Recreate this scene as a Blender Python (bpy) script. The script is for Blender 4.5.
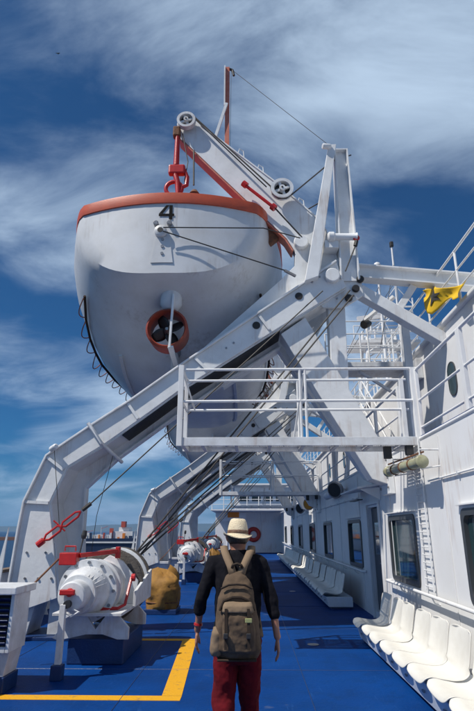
import bpy, bmesh, math, random
from mathutils import Vector, Matrix, Quaternion, noise as mnoise
from mathutils.bvhtree import BVHTree
R = math.radians
random.seed(4)
for o in list(bpy.data.objects): bpy.data.objects.remove(o)
sc = bpy.context.scene
COL = sc.collection

# ------------------------------------------------------------------ camera
cam = bpy.data.cameras.new('camera'); camo = bpy.data.objects.new('camera', cam); COL.objects.link(camo)
cam.sensor_fit = 'VERTICAL'; cam.sensor_height = 36.0; cam.lens = 36.0 * 525 / 711
cam.clip_start = 0.05; cam.clip_end = 60000
camo.location = (0, 0, 1.65); camo.rotation_euler = (R(90 + 18.435), 0, R(1.346))
sc.camera = camo
# ------------------------------------------------------------------ sun and sky
SUN_EL = 55.0; SUN_AZ = 29.0      # sun over the sea on the left, a little behind the camera
d2s = Vector((-math.cos(R(SUN_EL)) * math.cos(R(SUN_AZ)), -math.cos(R(SUN_EL)) * math.sin(R(SUN_AZ)), math.sin(R(SUN_EL))))
sl = bpy.data.lights.new('sun', 'SUN'); sl.energy = 5.0; sl.angle = R(0.5); sl.color = (1, 0.95, 0.87)
so = bpy.data.objects.new('sun', sl); COL.objects.link(so)
so.rotation_euler = (-d2s).to_track_quat('-Z', 'Y').to_euler(); so.location = (-30, -10, 60)
W = bpy.data.worlds.new('World'); sc.world = W; W.use_nodes = True
nt = W.node_tree; N = nt.nodes; L = nt.links; N.clear()
def nn(t, **k):
    n = N.new(t)
    for a, b in k.items(): setattr(n, a, b)
    return n
out = nn('ShaderNodeOutputWorld'); bg = nn('ShaderNodeBackground'); bg.inputs[1].default_value = 0.05
sky = nn('ShaderNodeTexSky', sky_type='NISHITA', sun_disc=False, sun_elevation=R(SUN_EL), sun_rotation=R(270 - SUN_AZ), altitude=0, air_density=1.0, dust_density=0.3, ozone_density=3.0)
hs = nn('ShaderNodeHueSaturation'); hs.inputs['Saturation'].default_value = 1.15; hs.inputs['Value'].default_value = 0.92
tint = nn('ShaderNodeMix', data_type='RGBA', blend_type='MULTIPLY'); tint.inputs[0].default_value = 1.0; tint.inputs[7].default_value = (0.30, 0.80, 1.28, 1)
L.new(sky.outputs[0], tint.inputs[6]); L.new(tint.outputs[2], hs.inputs['Color'])
tc = nn('ShaderNodeTexCoord'); nrm = nn('ShaderNodeVectorMath', operation='NORMALIZE'); L.new(tc.outputs['Generated'], nrm.inputs[0])
sp = nn('ShaderNodeSeparateXYZ'); L.new(nrm.outputs[0], sp.inputs[0])
mz = nn('ShaderNodeMath', operation='MAXIMUM'); L.new(sp.outputs['Z'], mz.inputs[0]); mz.inputs[1].default_value = 0.0
az = nn('ShaderNodeMath', operation='ADD'); L.new(mz.outputs[0], az.inputs[0]); az.inputs[1].default_value = 0.30
qx = nn('ShaderNodeMath', operation='DIVIDE'); L.new(sp.outputs['X'], qx.inputs[0]); L.new(az.outputs[0], qx.inputs[1])
qy = nn('ShaderNodeMath', operation='DIVIDE'); L.new(sp.outputs['Y'], qy.inputs[0]); L.new(az.outputs[0], qy.inputs[1])
cq = nn('ShaderNodeCombineXYZ'); L.new(qx.outputs[0], cq.inputs[0]); L.new(qy.outputs[0], cq.inputs[1])
def cloud_noise(loc, rot, scl, scale, detail, rough, dist):
    m = nn('ShaderNodeMapping'); m.inputs['Location'].default_value = loc; m.inputs['Rotation'].default_value = (0, 0, R(rot)); m.inputs['Scale'].default_value = scl
    L.new(cq.outputs[0], m.inputs[0])
    t = nn('ShaderNodeTexNoise'); L.new(m.outputs[0], t.inputs['Vector'])
    t.inputs['Scale'].default_value = scale; t.inputs['Detail'].default_value = detail; t.inputs['Roughness'].default_value = rough; t.inputs['Distortion'].default_value = dist
    return t.outputs['Fac']
n1 = cloud_noise((5.5, 8.8, 0), -38, (0.9, 1.6, 1), 2.2, 15, 0.60, 0.6)
n2 = cloud_noise((0.3, 1.9, 0), -38, (0.9, 1.5, 1), 1.3, 3, 0.45, 0.3)
ad = nn('ShaderNodeMath', operation='MULTIPLY_ADD'); L.new(n2, ad.inputs[0]); ad.inputs[1].default_value = 1.45; L.new(n1, ad.inputs[2])
mr = nn('ShaderNodeMapRange', interpolation_type='SMOOTHSTEP'); L.new(ad.outputs[0], mr.inputs[0])
mr.inputs[1].default_value = 1.03; mr.inputs[2].default_value = 1.70; mr.inputs[3].default_value = 0.02; mr.inputs[4].default_value = 0.95
mx = nn('ShaderNodeMix', data_type='RGBA'); L.new(mr.outputs[0], mx.inputs[0]); L.new(hs.outputs[0], mx.inputs[6])
mx.inputs[7].default_value = (11.4, 14.4, 18.0, 1)
L.new(mx.outputs[2], bg.inputs[0]); L.new(bg.outputs[0], out.inputs[0])
sc.view_settings.view_transform = 'Standard'; sc.view_settings.look = 'None'; sc.view_settings.gamma = 1; sc.view_settings.use_curve_mapping = False
sc.view_settings.exposure = 0.0
sc.render.engine = 'CYCLES'; sc.render.resolution_x = 683; sc.render.resolution_y = 1024

# ------------------------------------------------------------------ materials
MAT = {}
def material(name, col, rough=0.5, col2=None, var=0.0, vscale=3.0, stretch=(1, 1, 1), streak=0.0, streak_col=(0.30, 0.15, 0.07), bump=0.0, bscale=40.0, metal=0.0, spec=0.5, coat=0.0, rvar=0.0, vlo=0.38, vhi=0.68):
    m = bpy.data.materials.new(name); m.use_nodes = True; t = m.node_tree; n = t.nodes; l = t.links
    b = n['Principled BSDF']; b.inputs['Roughness'].default_value = rough; b.inputs['Metallic'].default_value = metal
    b.inputs['Specular IOR Level'].default_value = spec; b.inputs['Coat Weight'].default_value = coat
    b.inputs['Base Color'].default_value = (*col, 1)
    tc = n.new('ShaderNodeTexCoord'); cur = None
    if var > 0:
        mp = n.new('ShaderNodeMapping'); mp.inputs['Scale'].default_value = stretch; l.new(tc.outputs['Object'], mp.inputs[0])
        t1 = n.new('ShaderNodeTexNoise'); t1.inputs['Scale'].default_value = vscale; t1.inputs['Detail'].default_value = 8; t1.inputs['Roughness'].default_value = 0.65
        l.new(mp.outputs[0], t1.inputs['Vector'])
        r1 = n.new('ShaderNodeMapRange'); r1.inputs[1].default_value = vlo; r1.inputs[2].default_value = vhi; r1.inputs[3].default_value = 0; r1.inputs[4].default_value = var
        l.new(t1.outputs['Fac'], r1.inputs[0])
        mi = n.new('ShaderNodeMix'); mi.data_type = 'RGBA'; mi.inputs[6].default_value = (*col, 1); mi.inputs[7].default_value = (*(col2 or [c * 0.6 for c in col]), 1)
        l.new(r1.outputs[0], mi.inputs[0]); cur = mi.outputs[2]
        if rvar:
            rr = n.new('ShaderNodeMapRange'); rr.inputs[1].default_value = 0.35; rr.inputs[2].default_value = 0.7; rr.inputs[3].default_value = rough - rvar; rr.inputs[4].default_value = rough + rvar
            l.new(t1.outputs['Fac'], rr.inputs[0]); l.new(rr.outputs[0], b.inputs['Roughness'])
    if streak > 0:
        mp = n.new('ShaderNodeMapping'); mp.inputs['Scale'].default_value = (7, 7, 0.55); l.new(tc.outputs['Object'], mp.inputs[0])
        t2 = n.new('ShaderNodeTexNoise'); t2.inputs['Scale'].default_value = 1.6; t2.inputs['Detail'].default_value = 6; t2.inputs['Roughness'].default_value = 0.7
        l.new(mp.outputs[0], t2.inputs['Vector'])
        t3 = n.new('ShaderNodeTexNoise'); t3.inputs['Scale'].default_value = 1.1; t3.inputs['Detail'].default_value = 3; l.new(tc.outputs['Object'], t3.inputs['Vector'])
        mu = n.new('ShaderNodeMath'); mu.operation = 'MULTIPLY'; l.new(t2.outputs['Fac'], mu.inputs[0]); l.new(t3.outputs['Fac'], mu.inputs[1])
        r2 = n.new('ShaderNodeMapRange'); r2.inputs[1].default_value = 0.295; r2.inputs[2].default_value = 0.43; r2.inputs[3].default_value = 0; r2.inputs[4].default_value = streak
        l.new(mu.outputs[0], r2.inputs[0])
        mi = n.new('ShaderNodeMix'); mi.data_type = 'RGBA'; mi.inputs[6].default_value = (*col, 1); mi.inputs[7].default_value = (*streak_col, 1)
        if cur: l.new(cur, mi.inputs[6])
        l.new(r2.outputs[0], mi.inputs[0]); cur = mi.outputs[2]
    if cur: l.new(cur, b.inputs['Base Color'])
    if bump > 0:
        t4 = n.new('ShaderNodeTexNoise'); t4.inputs['Scale'].default_value = bscale; t4.inputs['Detail'].default_value = 5; l.new(tc.outputs['Object'], t4.inputs['Vector'])
        bp = n.new('ShaderNodeBump'); bp.inputs['Strength'].default_value = bump; bp.inputs['Distance'].default_value = 0.02
        l.new(t4.outputs['Fac'], bp.inputs['Height']); l.new(bp.outputs[0], b.inputs['Normal'])
    MAT[name] = m
    return m
material('white_paint', (0.78, 0.78, 0.77), 0.42, (0.60, 0.60, 0.60), 0.45, 1.7, streak=0.32, bump=0.12, bscale=9)
material('davit_paint', (0.77, 0.78, 0.78), 0.40, (0.56, 0.56, 0.55), 0.5, 2.2, streak=0.36, bump=0.15, bscale=14)
material('wall_paint', (0.77, 0.77, 0.77), 0.45, (0.67, 0.65, 0.61), 0.5, 0.9, streak=0.35, bump=0.22, bscale=2.2)
material('hull_paint', (0.66, 0.67, 0.68), 0.36, (0.50, 0.49, 0.47), 0.5, 1.6, streak=0.35, streak_col=(0.26, 0.20, 0.15), bump=0.10, bscale=4)
material('orange_paint', (0.56, 0.085, 0.03), 0.45, (0.35, 0.06, 0.03), 0.5, 5, bump=0.1)
material('nozzle_paint', (0.33, 0.05, 0.025), 0.5, (0.10, 0.03, 0.02), 0.7, 4, bump=0.15)
material('red_paint', (0.50, 0.018, 0.018), 0.35, (0.26, 0.012, 0.012), 0.5, 9, bump=0.15, bscale=60)
material('salmon_paint', (0.50, 0.12, 0.07), 0.5, (0.62, 0.26, 0.18), 0.6, 6)
material('base_blue', (0.008, 0.035, 0.13), 0.45, (0.004, 0.02, 0.08), 0.6, 5, bump=0.2)
material('yellow_line', (0.66, 0.33, 0.015), 0.6, (0.10, 0.09, 0.09), 0.8, 9, bump=0.3, vlo=0.56, vhi=0.70, spec=0.2)
material('steel', (0.35, 0.35, 0.36), 0.35, (0.2, 0.17, 0.14), 0.6, 8, metal=0.8)
material('wire', (0.035, 0.032, 0.03), 0.6, (0.08, 0.07, 0.055), 0.5, 30)
material('rope_drum', (0.11, 0.095, 0.08), 0.6, (0.04, 0.035, 0.03), 0.8, 12, bump=0.4)
material('grease_and_shade', (0.013, 0.013, 0.015), 0.5, (0.05, 0.035, 0.02), 0.5, 9)  # near-black for greasy parts and for shade painted under the davit beam
material('black_rubber', (0.02, 0.02, 0.022), 0.6)
material('dark_door', (0.055, 0.062, 0.075), 0.4, (0.03, 0.035, 0.04), 0.5, 3)
material('window_frame', (0.05, 0.055, 0.06), 0.4)
material('glass', (0.02, 0.05, 0.055), 0.05, spec=0.9, coat=0.5)
material('seat_plastic', (0.72, 0.70, 0.64), 0.38, (0.60, 0.57, 0.50), 0.5, 6, bump=0.05)
material('bench_base', (0.64, 0.69, 0.76), 0.45, (0.50, 0.54, 0.58), 0.5, 4, streak=0.35)
material('tarp', (0.33, 0.165, 0.028), 0.75, (0.14, 0.065, 0.015), 0.8, 5, bump=0.9, bscale=6)
material('loop_rope', (0.30, 0.10, 0.05), 0.8, (0.14, 0.06, 0.04), 0.6, 9)
material('rust', (0.12, 0.05, 0.025), 0.8, (0.25, 0.10, 0.04), 0.8, 14, bump=0.4)
material('timber', (0.20, 0.14, 0.09), 0.6, (0.10, 0.07, 0.05), 0.8, 3, stretch=(14, 1, 14), bump=0.3)
material('lamp_glass', (0.40, 0.40, 0.25), 0.3, (0.22, 0.19, 0.10), 0.7, 8, coat=0.3)
material('amber', (0.65, 0.26, 0.02), 0.3)
material('yellow_cloth', (0.72, 0.45, 0.01), 0.7, (0.55, 0.33, 0.01), 0.4, 5)
material('emblem', (0.03, 0.03, 0.03), 0.8)
material('ring_red', (0.45, 0.03, 0.02), 0.5)
material('sign_orange', (0.75, 0.22, 0.02), 0.4)
material('mountain', (0.06, 0.08, 0.07), 0.9, (0.035, 0.05, 0.04), 0.8, 0.002)
material('ship_blue', (0.012, 0.03, 0.085), 0.5, (0.02, 0.025, 0.05), 0.6, 0.1)
material('far_white', (0.7, 0.7, 0.7), 0.6, (0.5, 0.48, 0.46), 0.5, 0.2)
material('far_red', (0.45, 0.07, 0.04), 0.6)
material('skin', (0.36, 0.17, 0.105), 0.5, (0.30, 0.12, 0.08), 0.4, 12, bump=0.05, bscale=80)
material('hair', (0.03, 0.02, 0.014), 0.6, bump=0.4, bscale=90)
material('sweater', (0.006, 0.006, 0.009), 0.95, (0.015, 0.014, 0.018), 0.6, 20, bump=0.12, bscale=260, spec=0.15)
material('trousers', (0.135, 0.005, 0.010), 0.9, (0.06, 0.003, 0.006), 0.7, 5, stretch=(2.5, 2.5, 1), bump=0.10, bscale=220, spec=0.2)
material('canvas', (0.135, 0.092, 0.06), 0.9, (0.06, 0.042, 0.03), 0.75, 6, bump=0.12, bscale=260, spec=0.2)
material('canvas_dark', (0.045, 0.032, 0.024), 0.9, (0.025, 0.018, 0.014), 0.6, 12, bump=0.12, bscale=200, spec=0.2)
material('strap', (0.22, 0.155, 0.10), 0.85, (0.18, 0.13, 0.085), 0.6, 16, bump=0.12, bscale=250, spec=0.2)
material('straw', (0.78, 0.66, 0.46), 0.75, (0.62, 0.50, 0.32), 0.6, 20, bump=0.6, bscale=130)
material('hat_band', (0.12, 0.05, 0.03), 0.8, (0.24, 0.17, 0.11), 0.8, 40)
material('khaki', (0.30, 0.31, 0.13), 0.7)
material('shoe', (0.05, 0.035, 0.025), 0.6)
material('number_black', (0.006, 0.006, 0.006), 0.7, spec=0.1)
material('foot_white', (0.68, 0.70, 0.72), 0.5, (0.4, 0.38, 0.36), 0.6, 5, streak=0.5)
def deck_material():
    m = bpy.data.materials.new('deck_blue'); m.use_nodes = True; n = m.node_tree.nodes; l = m.node_tree.links
    b = n['Principled BSDF']; b.inputs['Roughness'].default_value = 0.6; b.inputs['Specular IOR Level'].default_value = 0.12
    tc = n.new('ShaderNodeTexCoord')
    def noise(scale, detail, stretch=(1, 1, 1), rough=0.6):
        mp = n.new('ShaderNodeMapping'); mp.inputs['Scale'].default_value = stretch; l.new(tc.outputs['Object'], mp.inputs[0])
        t = n.new('ShaderNodeTexNoise'); t.inputs['Scale'].default_value = scale; t.inputs['Detail'].default_value = detail; t.inputs['Roughness'].default_value = rough; l.new(mp.outputs[0], t.inputs['Vector']); return t.outputs['Fac']
    def mixc(fac, lo, hi, amt, a, col):
        r = n.new('ShaderNodeMapRange'); r.inputs[1].default_value = lo; r.inputs[2].default_value = hi; r.inputs[4].default_value = amt; l.new(fac, r.inputs[0])
        mi = n.new('ShaderNodeMix'); mi.data_type = 'RGBA'; mi.inputs[7].default_value = (*col, 1); l.new(r.outputs[0], mi.inputs[0])
        if isinstance(a, tuple): mi.inputs[6].default_value = (*a, 1)
        else: l.new(a, mi.inputs[6])
        return mi.outputs[2]
    c = mixc(noise(0.55, 6), 0.35, 0.65, 0.9, (0.001, 0.047, 0.215), (0.001, 0.027, 0.13))
    c = mixc(noise(3.2, 10, rough=0.7), 0.50, 0.72, 0.65, c, (0.002, 0.026, 0.105))
    c = mixc(noise(2.0, 10, (9, 0.8, 1), 0.7), 0.60, 0.74, 0.55, c, (0.03, 0.11, 0.32))
    c = mixc(noise(6.0, 8, (1, 1, 1), 0.75), 0.66, 0.74, 0.8, c, (0.05, 0.045, 0.045))
    c = mixc(noise(1.3, 5), 0.66, 0.72, 0.5, c, (0.10, 0.12, 0.16))
    l.new(c, b.inputs['Base Color'])
    bp = n.new('ShaderNodeBump'); bp.inputs['Strength'].default_value = 0.4; bp.inputs['Distance'].default_value = 0.015; l.new(noise(26, 6), bp.inputs['Height']); l.new(bp.outputs[0], b.inputs['Normal'])
    MAT['deck_blue'] = m
deck_material()
def sea_material():
    m = bpy.data.materials.new('sea_water'); m.use_nodes = True; n = m.node_tree.nodes; l = m.node_tree.links
    b = n['Principled BSDF']; b.inputs['Base Color'].default_value = (0.003, 0.020, 0.060, 1); b.inputs['Roughness'].default_value = 0.3; b.inputs['IOR'].default_value = 1.33; b.inputs['Specular IOR Level'].default_value = 0.22
    tc = n.new('ShaderNodeTexCoord'); mp = n.new('ShaderNodeMapping'); mp.inputs['Scale'].default_value = (0.10, 0.22, 1); l.new(tc.outputs['Object'], mp.inputs[0])
    t = n.new('ShaderNodeTexNoise'); t.inputs['Scale'].default_value = 1; t.inputs['Detail'].default_value = 8; t.inputs['Roughness'].default_value = 0.65; l.new(mp.outputs[0], t.inputs['Vector'])
    bp = n.new('ShaderNodeBump'); bp.inputs['Strength'].default_value = 0.9; bp.inputs['Distance'].default_value = 1.6; l.new(t.outputs['Fac'], bp.inputs['Height']); l.new(bp.outputs[0], b.inputs['Normal'])
    MAT['sea_water'] = m
sea_material()

# ------------------------------------------------------------------ helpers
def wl(o):
    v = Vector((0, 0, 0))
    while o is not None: v += o.location; o = o.parent
    return v
class MB:
    def __init__(s): s.v = []; s.f = []
    def add(s, vs, fs):
        k = len(s.v); s.v += [Vector(p) for p in vs]; s.f += [[i + k for i in f] for f in fs]; return s
    def box(s, x0, y0, z0, x1, y1, z1):
        return s.add([(x0, y0, z0), (x1, y0, z0), (x1, y1, z0), (x0, y1, z0), (x0, y0, z1), (x1, y0, z1), (x1, y1, z1), (x0, y1, z1)],
                     [(0, 3, 2, 1), (4, 5, 6, 7), (0, 1, 5, 4), (1, 2, 6, 5), (2, 3, 7, 6), (3, 0, 4, 7)])
    def bar(s, p, q, w, h, up=(0, 0, 1)):
        p = Vector(p); q = Vector(q); d = (q - p).normalized(); u = Vector(up)
        a = d.cross(u)
        if a.length < 1e-4: a = d.cross(Vector((1, 0, 0)))
        a.normalize(); b = a.cross(d).normalized(); a *= w / 2; b *= h / 2
        return s.add([p - a - b, p + a - b, p + a + b, p - a + b, q - a - b, q + a - b, q + a + b, q - a + b],
                     [(0, 3, 2, 1), (4, 5, 6, 7), (0, 1, 5, 4), (1, 2, 6, 5), (2, 3, 7, 6), (3, 0, 4, 7)])
    def lathe(s, prof, o, ax, n=24, cap=True):
        o = Vector(o); ax = Vector(ax).normalized(); a = ax.orthogonal().normalized(); b = ax.cross(a)
        vs = []; fs = []
        for r, t in prof:
            for i in range(n):
                th = 2 * math.pi * i / n; vs.append(o + ax * t + (a * math.cos(th) + b * math.sin(th)) * r)
        for j in range(len(prof) - 1):
            for i in range(n): fs.append((j * n + i, j * n + (i + 1) % n, (j + 1) * n + (i + 1) % n, (j + 1) * n + i))
        if cap: fs.append(tuple(range(n - 1, -1, -1))); fs.append(tuple((len(prof) - 1) * n + i for i in range(n)))
        return s.add(vs, fs)
    def cyl(s, p, q, r0, r1=None, n=16):
        p = Vector(p); q = Vector(q); return s.lathe([(r0, 0), (r0 if r1 is None else r1, (q - p).length)], p, q - p, n)
    def tube(s, pts, r, n=6, closed=False):
        pts = [Vector(p) for p in pts]; rings = []; m = len(pts); up = None
        for i, p in enumerate(pts):
            if closed: d = pts[(i + 1) % m] - pts[i - 1]
            else: d = pts[min(i + 1, m - 1)] - pts[max(i - 1, 0)]
            d.normalize()
            if up is None: up = d.orthogonal().normalized()
            up = (up - d * up.dot(d)).normalized(); b = d.cross(up)
            rr = r[i] if isinstance(r, (list, tuple)) else r
            rings.append([p + (up * math.cos(2 * math.pi * k / n) + b * math.sin(2 * math.pi * k / n)) * rr for k in range(n)])
        return s.loft(rings, closed, not closed)
    def loft(s, rings, closed=False, caps=True):
        n = len(rings[0]); m = len(rings); vs = [p for r in rings for p in r]; fs = []
        for j in range(m if closed else m - 1):
            for i in range(n):
                a = j * n; b = ((j + 1) % m) * n; fs.append((a + i, a + (i + 1) % n, b + (i + 1) % n, b + i))
        if caps: fs.append(tuple(range(n - 1, -1, -1))); fs.append(tuple((m - 1) * n + i for i in range(n)))
        return s.add(vs, fs)
    def sheet(s, rows):
        n = len(rows[0]); fs = []
        for j in range(len(rows) - 1):
            for i in range(n - 1): fs.append((j * n + i, j * n + i + 1, (j + 1) * n + i + 1, (j + 1) * n + i))
        return s.add([p for r in rows for p in r], fs)
    def prism(s, poly, y0, y1):
        n = len(poly); vs = [(x, y0, z) for x, z in poly] + [(x, y1, z) for x, z in poly]
        fs = [tuple(range(n)), tuple(range(2 * n - 1, n - 1, -1))] + [(i, i + n, (i + 1) % n + n, (i + 1) % n) for i in range(n)]
        return s.add(vs, fs)
    def ribbon(s, path, t, y0, y1):
        P = [Vector((x, 0, z)) for x, z in path]; off = []
        for i, p in enumerate(P):
            d = (P[min(i + 1, len(P) - 1)] - P[max(i - 1, 0)]).normalized(); off.append(p + Vector((d.z, 0, -d.x)) * t)
        return s.prism([(p.x, p.z) for p in P] + [(p.x, p.z) for p in reversed(off)], y0, y1)
    def islands(s):
        p = list(range(len(s.v)))
        def find(i):
            while p[i] != i: p[i] = p[p[i]]; i = p[i]
            return i
        for f in s.f:
            r = find(f[0])
            for i in f[1:]: p[find(i)] = r
        g = {}
        for f in s.f: g.setdefault(find(f[0]), []).append(f)
        res = []
        for fs in g.values():
            m = MB(); ix = {}
            for f in fs:
                for i in f:
                    if i not in ix: ix[i] = len(ix); m.v.append(s.v[i])
                m.f.append([ix[i] for i in f])
            res.append(m)
        return res
    def build(s, name, mat, parent=None, smooth=None, bevel=0.0, bseg=2, split=True):
        if split and parent is not None:      # every loose piece is a part of its own
            isl = s.islands()
            if 1 < len(isl) <= 12: return [m.build(name, mat, parent, smooth, bevel, bseg, False) for m in isl][0]
        me = bpy.data.meshes.new(name); w = wl(parent)
        me.from_pydata([tuple(p - w) for p in s.v], [], s.f); me.update()
        b = bmesh.new(); b.from_mesh(me); bmesh.ops.recalc_face_normals(b, faces=b.faces); b.to_mesh(me); b.free()
        if smooth:
            me.polygons.foreach_set('use_smooth', [True] * len(me.polygons)); me.set_sharp_from_angle(angle=R(smooth))
        me.materials.append(MAT[mat]); o = bpy.data.objects.new(name, me); COL.objects.link(o); o.parent = parent
        if bevel:
            m = o.modifiers.new('bevel', 'BEVEL'); m.width = bevel; m.segments = bseg; m.limit_method = 'ANGLE'; m.angle_limit = R(40)
        return o
def tag(o, label=None, cat=None, group=None, kind=None):
    if label: o['label'] = label
    if cat: o['category'] = cat
    if group: o['group'] = group
    if kind: o['kind'] = kind
    return o
def thing(name, loc, label, cat, group=None):
    o = bpy.data.objects.new(name, None); COL.objects.link(o); o.location = loc; o.empty_display_size = 0.2
    return tag(o, label, cat, group)
def copy_tree(o, parent=None, skip=()):
    c = o.copy(); COL.objects.link(c); c.parent = parent
    for ch in o.children:
        if ch.name.split('.')[0] not in skip: copy_tree(ch, c, skip)
    return c
def arc(c, r, a0, a1, n, plane='XZ'):
    res = []
    for i in range(n + 1):
        a = R(a0 + (a1 - a0) * i / n); u, v = r * math.cos(a), r * math.sin(a)
        res.append((c[0] + u, c[1], c[2] + v) if plane == 'XZ' else ((c[0] + u, c[1] + v, c[2]) if plane == 'XY' else (c[0], c[1] + u, c[2] + v)))
    return res

# ================================================================== THE SETTING
b = MB(); b.add([(-16000, -6000, -13.5), (16000, -6000, -13.5), (16000, 16000, -13.5), (-16000, 16000, -13.5)], [(0, 1, 2, 3)])
tag(b.build('sea', 'sea_water'), kind='structure')
b = MB(); rows = [[], [], [], []]
for i in range(161):
    x = -13000 + i * 162.5; y = 9500 + 500 * math.sin(i * 0.11)
    h = 120 + 150 * mnoise.fractal(Vector((i * 0.035, 3.3, 0)), 1.0, 2.0, 6) + 60 * math.sin(i * 0.045 + 2.5)
    h = max(h * 1.5, 70)
    k = 60 * mnoise.noise(Vector((i * 0.2, 9, 0)))
    rows[0].append((x, y - 900, -14)); rows[1].append((x, y - 450 + k, h * 0.45 - 14)); rows[2].append((x, y, h)); rows[3].append((x, y + 1500, -14))
b.sheet(rows); tag(b.build('hills', 'mountain', smooth=40), kind='structure')
# the ship's own side below the deck and the deck
b = MB(); b.box(-4.62, -6, -13.6, 9, 70, -0.12); tag(b.build('ship_hull', 'ship_blue'), 'dark painted side of the ferry below the open deck', 'hull')
b = MB(); b.box(-4.55, -6, -0.12, 9, 70, 0.0); tag(b.build('deck', 'deck_blue'), kind='structure')
dk = [o for o in bpy.data.objects if o.name == 'deck'][0]
for k in range(14):
    b = MB(); b.tube([(-4.5, 4.55 + k * 2.9, 0.0), (2.49, 4.55 + k * 2.9, 0.0)], 0.006, 6); b.build('weld_seam', 'base_blue', dk)
for x in (-3.2, -1.35, 0.62):
    b = MB(); b.tube([(x, -5.9, 0.0), (x, 60, 0.0)], 0.006, 6); b.build('weld_seam', 'base_blue', dk)
for x, y in ((0.95, 9.0), (-0.35, 12.6), (1.2, 16.4), (-3.0, 13.4)):
    b = MB(); b.lathe([(0.07, 0), (0.09, 0.004), (0.09, 0.006), (0.05, 0.007)], (x, y, 0), (0, 0, 1), 18); b.build('deck_socket', 'steel', dk, smooth=40)
# painted yellow box on the deck
def deck_line(x0, y0, x1, y1, label):
    b = MB(); b.box(x0, y0, 0.0005, x1, y1, 0.004); tag(b.build('painted_line', 'yellow_line'), label, 'deck marking', 'yellow lines of the marked box')
deck_line(-2.75, 6.18, -0.73, 6.34, 'yellow painted line running across the deck below the near winch stand')
b = MB(); b.add([(-0.94, 6.345, 0.004), (-0.73, 6.345, 0.004), (-0.86, 9.25, 0.004), (-1.08, 9.25, 0.004)], [(0, 1, 2, 3)])
tag(b.build('painted_line', 'yellow_line'), 'broad yellow painted line running forward beside the walking man', 'deck marking', 'yellow lines of the marked box')
deck_line(-2.5, 9.255, -0.86, 9.40, 'yellow painted line across the deck behind the near winch')
b = MB(); b.box(-3.4, 19.25, 0.0, -0.6, 19.33, 0.05); tag(b.build('deck_threshold', 'bench_base', bevel=0.006), 'low pale bar lying across the blue deck before the far winch', 'deck bar')

# bulwark at the ship's side
t = thing('bulwark', (-4.5, -6, 0), 'low white bulwark with a timber cap rail along the sea side', 'bulwark')
for k in range(19):
    y0 = -6 + k * 4; b = MB(); b.box(-4.53, y0 + 0.006, 0, -4.49, y0 + 3.994, 0.93); b.build('plate', 'white_paint', t)
    b = MB(); b.prism([(-4.49, 0), (-4.2, 0), (-4.49, 0.8)], y0 + 1.9, y0 + 1.93); b.build('stay', 'white_paint', t)
    b = MB(); b.box(-4.60, y0 + 0.004, 0.932, -4.40, y0 + 3.996, 0.99); b.build('cap_rail', 'timber', t, bevel=0.012)

# ================================================================== DECKHOUSE on the right
house = thing('deckhouse', (2.5, 0, 0), 'long white deckhouse wall with dark windows on the right of the deck', 'deckhouse')
Y0, Y1, ZT = -3.0, 44.0, 2.94
wins = [(0.9, 2.4), (3.0, 4.5), (5.02, 6.50), (8.42, 9.92), (12.5, 14.05), (16.9, 18.7), (21.3, 23.2), (26.4, 28.4), (32.0, 34.0), (37.6, 39.6)]
door = (10.62, 11.62)
ops = [(a, c, 0.88, 1.86) for a, c in wins] + [(door[0], door[1], 0.14, 2.10)]
ys = sorted({Y0, Y1, *[q for o in ops for q in o[:2]]}); zs = sorted({0.0, ZT, *[q for o in ops for q in o[2:]]})
b = MB()
def hole(y, z): return any(o[0] < y < o[1] and o[2] < z < o[3] for o in ops)
for i in range(len(ys) - 1):
    for j in range(len(zs) - 1):
        if not hole((ys[i] + ys[i + 1]) / 2, (zs[j] + zs[j + 1]) / 2):
            b.add([(2.5, ys[i], zs[j]), (2.5, ys[i + 1], zs[j]), (2.5, ys[i + 1], zs[j + 1]), (2.5, ys[i], zs[j + 1])], [(0, 3, 2, 1)])
for o in ops:
    a, c, e, g = o
    for p, q in (((a, e), (c, e)), ((c, e), (c, g)), ((c, g), (a, g)), ((a, g), (a, e))):
        b.add([(2.5, p[0], p[1]), (2.5, q[0], q[1]), (2.66, q[0], q[1]), (2.66, p[0], p[1])], [(0, 1, 2, 3)])
b.add([(2.68, Y0, 0), (2.68, Y1, 0), (2.68, Y1, ZT), (2.68, Y0, ZT)], [(0, 1, 2, 3)])
b.build('wall', 'wall_paint', house)
def rrect(y0, y1, z0, z1, r, n=4):
    P = []
    for cy, cz, a in ((y1 - r, z1 - r, 0), (y0 + r, z1 - r, 90), (y0 + r, z0 + r, 180), (y1 - r, z0 + r, 270)):
        for k in range(n + 1): P.append((cy + r * math.cos(R(a + 90 * k / n)), cz + r * math.sin(R(a + 90 * k / n))))
    return P
def frame_ring(b, x0, x1, outer, inner):
    n = len(outer)
    vs = [(x0, *p) for p in outer] + [(x0, *p) for p in inner] + [(x1, *p) for p in outer] + [(x1, *p) for p in inner]; fs = []
    for i in range(n):
        j = (i + 1) % n
        fs += [(i, j, n + j, n + i), (2 * n + i, 3 * n + i, 3 * n + j, 2 * n + j), (i, 2 * n + i, 2 * n + j, j), (n + i, n + j, 3 * n + j, 3 * n + i)]
    b.add(vs, fs)
for a, c in wins:
    o = (a, c, 0.88, 1.86)
    b = MB(); frame_ring(b, 2.478, 2.62, rrect(a - 0.035, c + 0.035, 0.845, 1.895, 0.11), rrect(a + 0.045, c - 0.045, 0.925, 1.815, 0.09))
    w = b.build('window', 'window_frame', house, smooth=40)
    b = MB(); P = rrect(a + 0.046, c - 0.046, 0.926, 1.814, 0.09); b.add([(2.53, *p) for p in P], [tuple(range(len(P)))]); b.build('pane', 'glass', w)
    b = MB(); b.box(2.50, a - 0.08, 1.93, 2.44, c + 0.08, 1.945); b.build('rain_gutter', 'white_paint', w)
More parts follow.
